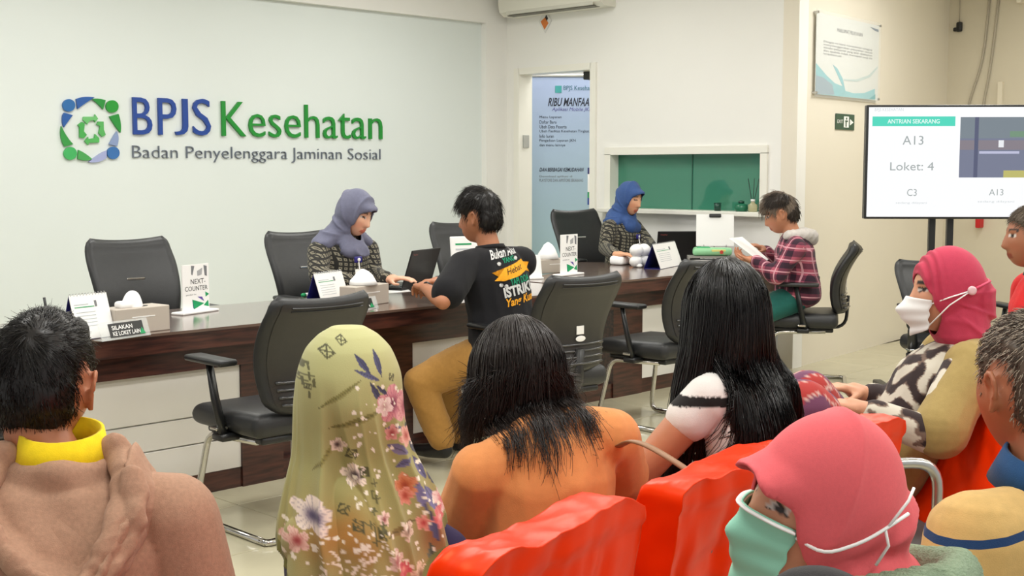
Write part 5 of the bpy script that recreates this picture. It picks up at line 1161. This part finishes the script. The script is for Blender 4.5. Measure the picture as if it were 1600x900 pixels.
def leaf(u, v, l, w, ang, col):
    a = R(ang); du, dv = U_ - u, W_ - v; s = du * math.cos(a) + dv * math.sin(a); t = -du * math.sin(a) + dv * math.cos(a); hw = w * np.clip(1 - (np.abs(s) / l) ** 1.7, 0, 1); m = back & (np.abs(s) < l) & (np.abs(t) < hw); C[m] = np.array(col) * (1 - .25 * (np.abs(t[m]) < w * .12))[:, None] + 12 * (t[m] / w)[:, None]
for a in [(556, 556, 20, 5, 55, (66, 66, 98)), (581, 556, 22, 5, 78, (66, 66, 98)), (562, 573, 24, 4, 25, (84, 84, 116)), (574, 600, 20, 5, 62, (60, 60, 86)), (585, 597, 14, 4, 40, (60, 60, 86)), (604, 658, 16, 6, 5, (108, 104, 132)), (610, 690, 20, 8, 25, (116, 110, 140)), (618, 712, 15, 6, -20, (96, 92, 128)), (640, 690, 16, 6, 70, (70, 72, 84)), (648, 725, 22, 7, 60, (92, 88, 124)), (640, 760, 24, 8, 75, (118, 112, 150)), (660, 770, 26, 9, 60, (100, 98, 140)), (655, 805, 24, 7, 80, (86, 86, 120)), (668, 740, 18, 6, 65, (60, 62, 80)), (632, 668, 14, 5, 80, (70, 76, 70)), (650, 850, 22, 7, 85, (92, 100, 84))]: leaf(*a)
for a in [(545, 638, 46, 5, -18, (128, 124, 66)), (520, 600, 40, 4, -35, (136, 132, 74)), (600, 800, 30, 6, -10, (134, 116, 66)), (500, 690, 34, 4, -50, (140, 134, 72))]: leaf(*a)
for a in [(604, 620, 30, (206, 120, 128), (104, 30, 60), .3), (588, 622, 16, (236, 214, 206), (190, 150, 140), .9), (634, 632, 26, (214, 140, 140), (130, 50, 70), 1.2), (600, 664, 13, (206, 130, 118), (150, 60, 60), .2), (628, 674, 17, (222, 160, 138), (180, 90, 80), .8), (617, 745, 20, (196, 104, 50), (150, 60, 30), .5), (616, 760, 14, (206, 112, 84), (160, 60, 40), .1), (516, 677, 12, (232, 216, 190), (60, 40, 40), .2), (537, 720, 18, (236, 220, 196), (60, 44, 50), .5), (472, 775, 27, (232, 218, 200), (70, 60, 90), .1), (448, 812, 18, (226, 180, 160), (160, 60, 60), .6), (571, 780, 11, (226, 196, 178), (120, 50, 50), .3), (610, 805, 14, (224, 206, 180), (110, 80, 60), .7), (584, 838, 15, (222, 196, 176), (150, 70, 70), .2), (597, 855, 13, (190, 40, 56), (230, 170, 150), .9), (625, 868, 18, (226, 196, 160), (120, 90, 60), .4), (686, 775, 24, (226, 200, 190), (190, 60, 70), .4), (668, 795, 15, (196, 60, 64), (226, 180, 170), .8), (640, 800, 13, (216, 130, 110), (180, 60, 60), .1), (690, 830, 16, (60, 56, 100), (230, 220, 220), .3), (575, 875, 10, (196, 120, 96), (150, 60, 50), .3)]: flower(*a)
rg = np.random.default_rng(9)
for i in range(260):
    if i < 120: u, v = rg.normal(520, 45), rg.normal(830, 28)
    else: u, v = rg.uniform(530, 700), rg.uniform(570, 880)
    m = back & ((U_ - u) ** 2 + (W_ - v) ** 2 < rg.choice([1.6, 2.2, 3.2]) ** 2); C[m] = (238, 230, 210)
def stamp(u, v, s, ang):
    a = R(ang); du, dv = U_ - u, W_ - v; x = np.abs(du * math.cos(a) + dv * math.sin(a)); y = np.abs(-du * math.sin(a) + dv * math.cos(a)); mx_ = np.maximum(x, y); m = back & (mx_ < s) & ((mx_ > s * .74) | (np.abs(x - y) < s * .2) | (mx_ < s * .18)); C[m] = (78, 76, 44)
for a in [(531, 522, 6, 60), (508, 538, 8, 55), (534, 688, 7, 10), (550, 716, 7, -10), (515, 766, 7, 20), (532, 787, 8, 15), (604, 580, 5, 20), (479, 591, 4, 10), (565, 800, 6, 10)]: stamp(*a)
for i in range(26):
    u, v = (478 + rg.uniform(-7, 12), rg.uniform(530, 640)) if i < 13 else (rg.uniform(545, 572), rg.uniform(680, 830)); du, dv = np.abs(U_ - u), np.abs(W_ - v); m = back & (np.maximum(du, dv) < 6) & (((du < 1.3)) | ((dv < 1.3) & (rg.uniform() < .6))); C[m] = (92, 90, 52)
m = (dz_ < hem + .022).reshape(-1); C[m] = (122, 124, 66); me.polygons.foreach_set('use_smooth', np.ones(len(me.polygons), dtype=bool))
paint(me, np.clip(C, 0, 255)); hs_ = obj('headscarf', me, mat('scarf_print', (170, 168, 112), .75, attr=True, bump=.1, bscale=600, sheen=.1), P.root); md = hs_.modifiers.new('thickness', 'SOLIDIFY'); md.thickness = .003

# --- long hair: paths that fall from a parting, over the head and on to the back
def long_hair(P, m, n, zend, spread, wave, r, seed, fuzz, bvh, K=18, bush=0.0, frontlim=.35, vol=.012, tipr=.25, nc=170, zvar=.04):
    rg = np.random.default_rng(seed); lim = math.pi * (1 - frontlim * .5); ci = rg.integers(0, nc, n)
    phc = rg.uniform(-lim, lim, nc)[ci] - math.pi / 2; layc = rg.uniform(0, 1, nc)[ci]; zc = (rg.normal(0, zvar, nc))[ci]; ph1 = rg.uniform(0, 6.28, nc)[ci]; ph2 = rg.uniform(0, 6.28, nc)[ci]; ampc = rg.uniform(.4, 1.6, nc)[ci]
    dphi = rg.normal(0, .13, n); lay = np.clip(layc * .6 + rg.uniform(0, .4, n), 0, 1.2); s0 = rg.uniform(0, .42, n); out = np.zeros((n, K, 3)); zl = zend + zc + rg.normal(0, .02, n); fly = np.where(rg.uniform(size=n) < .07, 3.5, 1.0); fx, fy = rg.normal(0, fuzz, n) * fly, rg.normal(0, fuzz, n) * fly; p3 = rg.uniform(0, 6.28, n)
    for k in range(K):
        t = s0 + (1 - s0) * k / (K - 1); al = np.clip(t / .42, 0, 1) * (math.pi / 2 * 1.02); q = np.clip((t - .42) / .58, 0, 1); phi = phc + dphi * (1 - .45 * q)
        bs = bush * np.sin(np.clip(t, 0, 1) * math.pi); rx_ = .083 + vol * lay + bs; ry_ = .103 + vol * lay + bs; rz_ = .123 + vol * lay * .5 + bush * .3
        sw_ = (1 - .05 * np.sin(q * math.pi * .9)) * (1 + spread * q); x = np.cos(phi) * rx_ * np.sin(al) * sw_; y = np.sin(phi) * ry_ * np.sin(al) * (1 - .25 * q) - .012; z = np.cos(al) * rz_ + q * zl + .012 * (1 - q)
        wv = wave * ampc * (.25 + q) ** .7 * np.clip(t * 4, 0, 1); x = x + wv * (np.sin(t * 6 + ph1) + .5 * np.sin(t * 10 + ph2)) + fx * q + .0012 * np.sin(t * 9 + p3); y = y + wv * .6 * np.cos(t * 6 + ph2) + fy * q + .0012 * np.cos(t * 8 + p3)
        out[:, k] = np.stack([x, y, z], 1)
    hq = out.reshape(-1, 3) * P.hs; Hrot = hq @ P.Hn.T
    bl = sm(-hq[:, 2], .02, .16)[:, None]; yaw_only = hq @ np.array(rz(math.atan2(-P.H[0][1], P.H[1][1]))).T; res = Hrot * (1 - bl) + yaw_only * bl + np.array(P.hc)
    if bvh: res = drape_back(res, bvh, np.repeat(.004 + .016 * rg.uniform(0, 1, n), K))
    return strands(res.reshape(n, K, 3), r * rg.uniform(.6, 1.3, n), tipr)
def hair_object(P, chains, Vs, Q, m, vox=.006, seed=1):
    me = remesh(chains, vox, 3); V = get_v(me); set_v(me, V + get_n(me) * (.004 * wav(V, seed, 90, aniso=(1, 1, .15)))[:, None]); V = get_v(me); F = [tuple(p.vertices) for p in me.polygons]; me2 = mesh_from_mixed('hair', np.vstack([V, Vs]), F, Q + len(V)); bpy.data.meshes.remove(me); return obj('hair', me2, m, P.root)
# --- woman in the orange blouse
P = Person('woman in orange blouse with wavy dark shoulder-length hair', 806, 596, 2.72, -22, -24, 18, 3, .14, .40, .15, (190, 132, 98), .009, nbx=.025, nby=-.05, nbz=.055, drop=.035, shz=(-.055, .0))
P.arm[1] = (P.L(960, 740, 2.78), P.L(940, 800, 2.98), None, None, .5); P.arm[-1] = (P.L(730, 820, 2.62), P.L(690, 850, 2.9), None, None, .5)
body_ = P.body(False)
M_ORG = fabric('blouse_orange', (222, 146, 86), .75, var=.04, bump=.12)
bl_ = P.shirt(M_ORG, 1.05, .030, .064, .072, 'blouse', .011, 15, 71, vox=.0065, it=4, belly=.02, wide=1.0, extra=chain((P.nb + Vector((.04, -.015, -.01)), .052), (P.sh[1] + Vector((-.03, -.01, .004)), .066)) + chain((P.nb + Vector((-.04, -.015, -.015)), .052), (P.sh[-1] + Vector((.03, -.01, .006)), .066)))
M_HAIRW = mat('hair_wavy', (34, 25, 21), .42, spec=.4); bv = [bvh_of(bl_), bvh_of(body_)]
Vs, Q = long_hair(P, M_HAIRW, 3500, -.075, .46, .010, .0013, 5, .004, bv, 16, bush=.008, frontlim=.45, vol=.012, zvar=.035)
hair_object(P, [P.head_solid(1.05, (0, -.008, .005))] + P.hch(chain(((0, -.03, -.02), (.082, .075, .06)), ((0, -.05, -.09), (.076, .058, .05)))), Vs, Q, M_HAIRW)
# --- woman with the very long straight hair
P = Person('woman with very long straight black hair and white top', 1131, 497, 2.98, -36, -22, 6, 0, .12, .42, .108, (196, 134, 100), .0085, drop=.045, nbz=.02)
P.arm[-1] = (P.L(990, 752, 2.86), P.L(1010, 800, 3.1), None, None, .5)
body_ = P.body(False)
def whiteblack(V): C = np.tile(np.array((236, 234, 230.)), (len(V), 1)); t = (np.array(P.sh[-1]) - V)[:, 2]; C[(np.abs(V[:, 0]) > .10) & (np.abs(t - .0) < .012)] = (30, 28, 28); C[(np.abs(V[:, 0]) < .10) & (V[:, 2] < P.on(.8).z)] = (34, 32, 34); return C
tp_ = P.shirt(M_ATTR, .22, .020, .057, .056, 'top', .006, 24, 81, whiteblack, vox=.006)
bv = [bvh_of(tp_), bvh_of(body_)]; M_HAIRL = mat('hair_long_black', (17, 15, 15), .30, spec=.5)
Vs, Q = long_hair(P, M_HAIRL, 4200, -.40, .85, .0035, .0014, 6, .004, bv, 14, bush=.004, frontlim=.45, vol=.012, nc=400, zvar=.02)
hair_object(P, [P.head_solid(1.10, (0, -.010, .006))] + P.hch(chain(((0, -.03, -.02), (.088, .075, .06)), ((0, -.05, -.12), (.085, .055, .05)))), Vs, Q, M_HAIRL, .006, 3)
Pb = rf(.30, 2.62); hb = thing('handbag', 'tan leather handbag strap between orange blouse and long hair', 'handbag', (0, 0, 0))
st_ = [at(958, 702, 2.62), at(985, 688, 2.54), at(1010, 695, 2.50), at(1045, 715, 2.46), at(1085, 742, 2.44), at(1095, 770, 2.44)]
obj('strap', tube(arc_pts(st_, .05, 4), .011, 8, flat=.35), mat('leather_tan', (150, 110, 78), .5), hb, True); q_ = (at(968, 760, 2.58) + at(1095, 800, 2.46)) / 2
obj('bag_body', shift(rbox((0, 0, 0), (.22, .09, .18), .03, 3), (q_.x, q_.y, q_.z - .14), rz(R(-40))), MATS['leather_tan'], hb, True)
# --- face masks
def face_mask(P, m, bulge=.0, edge=None, z0=-.002, z1=-.108, wid=1.15, pl=3):
    def fn(i, j):
        u = -1 + 2 * i; v = j; zz = z0 + (z1 - z0) * v - .012 * (1 - abs(u)) * (v > .99) + (-.012 * (abs(u)) * (1 - v)) + .010 * abs(u) * v
        x_ = (.066 - .010 * v) * math.sin(wid * u); y = .100 * math.sqrt(max(0, 1 - (x_ / .076) ** 2)) + .006 + math.exp(-(u / .32) ** 2) * (.009 + .017 * math.exp(-((v - .36) / .24) ** 2)) + bulge * math.cos(u * 1.4) * math.sin(math.pi * min(1, v * 1.05 + .05)) + .0025 * math.cos(v * math.pi * 2 * pl) - .008 * v * (1 - abs(u)) * 0
        return P.Hp(x_, y, zz)
    V, F = grid_sheet(fn, 26, 22); o = obj('face_mask', (V, F), m, P.root, True); md = o.modifiers.new('t', 'SOLIDIFY'); md.thickness = .003
    if edge:
        pts = [fn(i / 26, 0.0) for i in range(27)]; obj('mask_edge', tube([p + P.H @ Vector((0, .002, -.003)) for p in pts], .006, 8, flat=.4), edge, o, True)
    return o, fn
# --- woman in the pink headscarf
P = Person('woman in pink headscarf wearing pale green surgical mask', 1282, 794, 1.71, -60, -108, -4, -13, .05, .38, .165, (206, 146, 112), .0055, nby=-.04, nbz=.03)
P.body(False)
def specks(V): C = np.tile(np.array((238, 234, 226.)), (len(V), 1)); C[wav(V, 91, 120) > .95] = (190, 150, 100); return C
P.shirt(M_ATTR, 1.9, .03, .075, .06, 'blouse', .006, 20, 92, specks, vox=.008)
M_PINK = fabric('scarf_pink', (226, 98, 104), .78, var=.03, vscale=200, bump=.12, bscale=900)
def pinkd(V, q): 
    x, y, z = q[:, 0], q[:, 1], q[:, 2]; ang = np.arctan2(z + .085, -(y - .05)); rr = np.hypot(z + .085, y - .05); near = sm(rr, .03, .16)
    return .0035 * np.sin(ang * 13 + 2 * rr * 20) * near * sm(-z + .05, 0, .1) + .006 * (1 - np.abs(np.sin(ang * 4.3 + .7))) ** 5 * near + .006 * creases(V, 95, 24) * sm(-z, .02, .12)
hijab(P, M_PINK, P.hch(chain(((0, -.07, -.02), (.085, .065, .09)), ((0, -.085, -.10), (.08, .05, .06)))), dict(cz=-.030, rx_=.068, rz_=.094, ymin=.0), .006, 96, 1.15, .0045, pinkd, brim=(.118, .046))
M_MASKG = mat('mask_green', (150, 216, 190), .7, bump=.08, bscale=800, trans=0); mk, fn = face_mask(P, M_MASKG, .004, M_PAPER, z0=.010)
a0 = fn(0, .1); cheek = [a0, P.Hp(-.088, .03, -.03), P.Hp(-.099, -.02, .0), P.Hp(-.094, -.062, .018)]
obj('mask_strap', tube(arc_pts([a0, P.Hp(-.094, .045, -.018), P.Hp(-.106, .0, .006), P.Hp(-.105, -.03, .024), P.Hp(-.098, -.065, .042)], .03, 4), .0024, 6), M_PAPER, mk, True)
obj('mask_strap', tube([P.Hp(-.104, -.03, .024), P.Hp(-.106, -.04, .0), P.Hp(-.103, -.03, -.03)], .0022, 6), M_PAPER, mk, True)
obj('mask_strap', tube([P.Hp(-.104, -.034, .026), P.Hp(-.098, -.06, .06), P.Hp(-.09, -.07, .075)], .002, 6), M_PAPER, mk, True)
M_SAGE = fabric('knit_sage', (140, 160, 132), .95, bump=.5, bscale=260)
P.cloth('knit_collar', chain((P.nb + Vector((-.11, -.02, .01)), (.035, .06, .045)), (P.nb + Vector((-.05, -.115, .03)), (.05, .034, .045)), (P.nb + Vector((.05, -.105, .02)), (.05, .034, .045)), (P.nb + Vector((.11, .0, .0)), (.04, .05, .04))), M_SAGE, .005, 3, lambda V: .0022 * np.sin((V[:, 0] * .6 + V[:, 2]) * 700))
obj('bag_strap', tube([P.nb + Vector((.10, -.06, .02)), P.nb + Vector((.13, -.12, -.02)), P.nb + Vector((.15, -.15, -.12))], .016, 8, flat=.3), mat('strap_teal', (12, 118, 112), .5), P.root, True)
# --- elderly man in the striped polo
P = Person('elderly man with grey hair and tan polo with navy stripes', 1612, 610, 2.1, -22, -16, 4, 0, .12, .40, .165, (168, 106, 74), .006)
P.body(True)
P.short_hair(M_HAIRG, .007, 6000, .017, .0009, nape=-.080, top=.004, whorl=(.0, -.065, .09), lift=.12, painter=lambda V, n, k: np.concatenate([np.tile(np.array((86, 74, 62.)), (n, 1)), np.repeat(np.where(np.random.default_rng(4).uniform(size=((len(V) - n) // k, 1)) < .42, np.array((176, 164, 146.)), np.array((72, 60, 50.))), k, axis=0)]))
M_POLO = fabric('polo_tan', (208, 172, 108), .85); nt = M_POLO.node_tree; N_ = nt.nodes; L_n = nt.links
tc = N_.new('ShaderNodeTexCoord'); sp = N_.new('ShaderNodeSeparateXYZ'); L_n.new(tc.outputs['Object'], sp.inputs[0])
def mth(op, a, b=None):
    n = N_.new('ShaderNodeMath'); n.operation = op
    for i, v in enumerate((a, b)):
        if v is None: continue
        if isinstance(v, (int, float)): n.inputs[i].default_value = v
        else: L_n.new(v, n.inputs[i])
    return n.outputs[0]
ax = mth('ABSOLUTE', sp.outputs['X']); zz = mth('ADD', sp.outputs['Z'], mth('MULTIPLY', mth('ADD', sp.outputs['X'], .165), -.16)); fr2 = mth('FRACT', mth('DIVIDE', mth('SUBTRACT', zz, P.sh[-1].z + .072 - .047), .075)); stp = mth('LESS_THAN', fr2, .17)
mxn = N_.new('ShaderNodeMix'); mxn.data_type = 'RGBA'; mxn.inputs[7].default_value = lin((32, 62, 104)); L_n.new(stp, mxn.inputs[0]); b_ = N_['Principled BSDF']; L_n.new(b_.inputs['Base Color'].links[0].from_socket, mxn.inputs[6]); L_n.new(mxn.outputs[2], b_.inputs['Base Color'])
P.shirt(M_POLO, 1.0, .034, .088, .078, 'polo_shirt', .008, 14, 101, vox=.0065, it=4)
o = loop_collar(P, fabric('collar_navy', (30, 72, 116), .8), .072, .05, 'polo_collar', tilt=-.015, flare=.026)
# --- woman in the crimson headscarf, in profile
P = Person('woman in crimson headscarf and white mask sitting in profile', 1480, 457, 3.76, -84, -93, 4, 0, -.20, .42, .165, (206, 148, 116), .0065)
P.arm[-1] = (P.L(1452, 680, 3.48), P.L(1350, 640, 3.50), P.L(1312, 632, 3.54) - P.L(1350, 640, 3.50), Vector((0, 0, -1)), .5); P.arm[1] = (P.L(1440, 640, 3.86), P.L(1350, 615, 3.82), None, Vector((0, 0, -1)), .5)
P.leg[-1] = (P.L(1255, 640, 3.5), P.L(1262, 800, 3.5)); P.leg[1] = (P.L(1262, 622, 3.72), P.L(1270, 780, 3.72))
P.body(False)
def blackwhite(V): C = np.tile(np.array((206, 200, 184.)), (len(V), 1)); n = wav(V, 111, 75); C[n < -.05] = (52, 40, 40); C[(n > -.05) & (n < .12)] = (120, 100, 88); return C
P.shirt(M_ATTR, 1.85, .022, .06, .05, 'blouse', .005, 26, 112, blackwhite, vox=.006)
M_OLV = fabric('vest_olive', (160, 138, 84), .85, var=.05)
sh = P.sh; vest = chain(*[(c, (r[0], r[1], r[2])) for c, r in P.torso_nodes(.028, .0)[:-1]]) + chain((P.sh[-1] - Vector((.0, .01, 0)), .078), (P.sh[-1].lerp(P.arm[-1][0], .55), .074), (P.sh[-1].lerp(P.arm[-1][0], .92), .080)) + chain((P.sh[1], .076), (P.sh[1].lerp(P.arm[1][0], .8), .074))
vest += chain((P.on(.93), (.12, .09, .04)), (P.nb + Vector((0, -.01, .0)), (.075, .07, .02)))
for k in (-1, 1): vest += chain((P.nb + Vector((k * .05, -.01, -.02)), .042), (P.sh[k] + Vector((-k * .01, 0, .012)), .072))
vest = [(V - np.array([0, .022, 0]) , F) for V, F in vest]
P.cloth('vest', vest, M_OLV, .0065, 4, lambda V: .010 * creases(V, 115, 15) + .003 * wav(V, 116, 18))
def skirtp(V): C = np.tile(np.array((168, 52, 48.)), (len(V), 1)); n = wav(V, 121, 55); C[n > .25] = (112, 64, 92); C[np.abs(n) < .08] = (206, 170, 160); return C
P.trousers(M_ATTR, .035, .006, 122, painter=skirtp, name='skirt'); P.shoes(M_SHOE)
M_CRIM = fabric('scarf_crimson', (188, 58, 84), .75, var=.04)
def crimd(V, q): x, y, z = q[:, 0], q[:, 1], q[:, 2]; ang = np.arctan2(z + .12, -(y + .09)); return .004 * np.sin(y * 330) * sm(y, .02, .05) * sm(z, -.03, .01) + .0075 * (1 - np.abs(np.sin(np.arctan2(z + .0, y - .06) * 8))) ** 3 * sm(-y, -.02, .05) * sm(-z, -.06, .04) + .006 * creases(V, 131, 34) * sm(-z, .0, .1)
hijab(P, M_CRIM, P.hch(chain(((0, -.08, -.02), (.075, .06, .07)), ((0, -.095, -.05), (.06, .045, .055)))), dict(cz=-.03, rx_=.066, rz_=.094, ymin=.01), .006, 132, 1.14, .005, crimd, brim=False)
mk, fn = face_mask(P, mat('mask_white', (232, 232, 230), .7), .024, None, z0=.0)
bt = P.Hp(-.094, -.035, .012)
for jv in (.12, .85): obj('mask_strap', tube([fn(0, jv), P.Hp(-.092, .03, .0 - .03 * jv), bt], .0022, 6), M_PAPER, mk, True)
bn_ = obj('strap_button', shift(lathe([(.013, 0), (.013, .005), (.006, .006)]), bt, (P.H @ ry(R(-90)))), mat('button_pale', (232, 196, 200), .35), mk, True)
obj('strap_band', tube([bt, P.Hp(-.085, -.07, .024), P.Hp(-.055, -.105, .03), P.Hp(.0, -.122, .03)], .0055, 6, flat=.6), mat('band_rose', (206, 60, 96), .6), mk, True)
# --- man at the right edge in red
P = Person('man in red shirt partly cut off at the right edge', 1612, 372, 5.05, -84, -88, 4, 0, .05, .44, .185, (158, 102, 74), .007)
P.body(True); P.short_hair(M_HAIRG, .006, 2500, .018, .0012, hairline=.075, top=.002, painter=lambda V, n, k: np.tile(np.array((96, 84, 72.)), (len(V), 1)))
P.shirt(fabric('shirt_red', (206, 24, 28), .8), 1.2, .03, .08, .07, 'shirt', .006, 20, 141); loop_collar(P, fabric('collar_green', (48, 80, 56), .8), .07, .03); P.trousers(MATS['trouser_black']); P.shoes(M_SHOE)
rs = rf(2.13, 5.06); bench((rs.x - .26, rs.y - .2), yaw(-84), .52, 1, 'steel waiting seat at the right edge under the man in red', back=False, z=.42)
# --- dark headscarf at the bottom edge
P = Person('person in black headscarf cut off at the bottom edge', 1283, 1092, 1.27, -25, -20, 6, 0, .1, .38, .165, (196, 140, 104), .009)
P.body(False); P.shirt(fabric('dress_black', (30, 29, 32), .85), 1.9, .024, .07, .055, 'dress', .006, 22, 151)
hijab(P, fabric('scarf_black', (36, 34, 36), .85), (), None, .004, 152, 1.13)
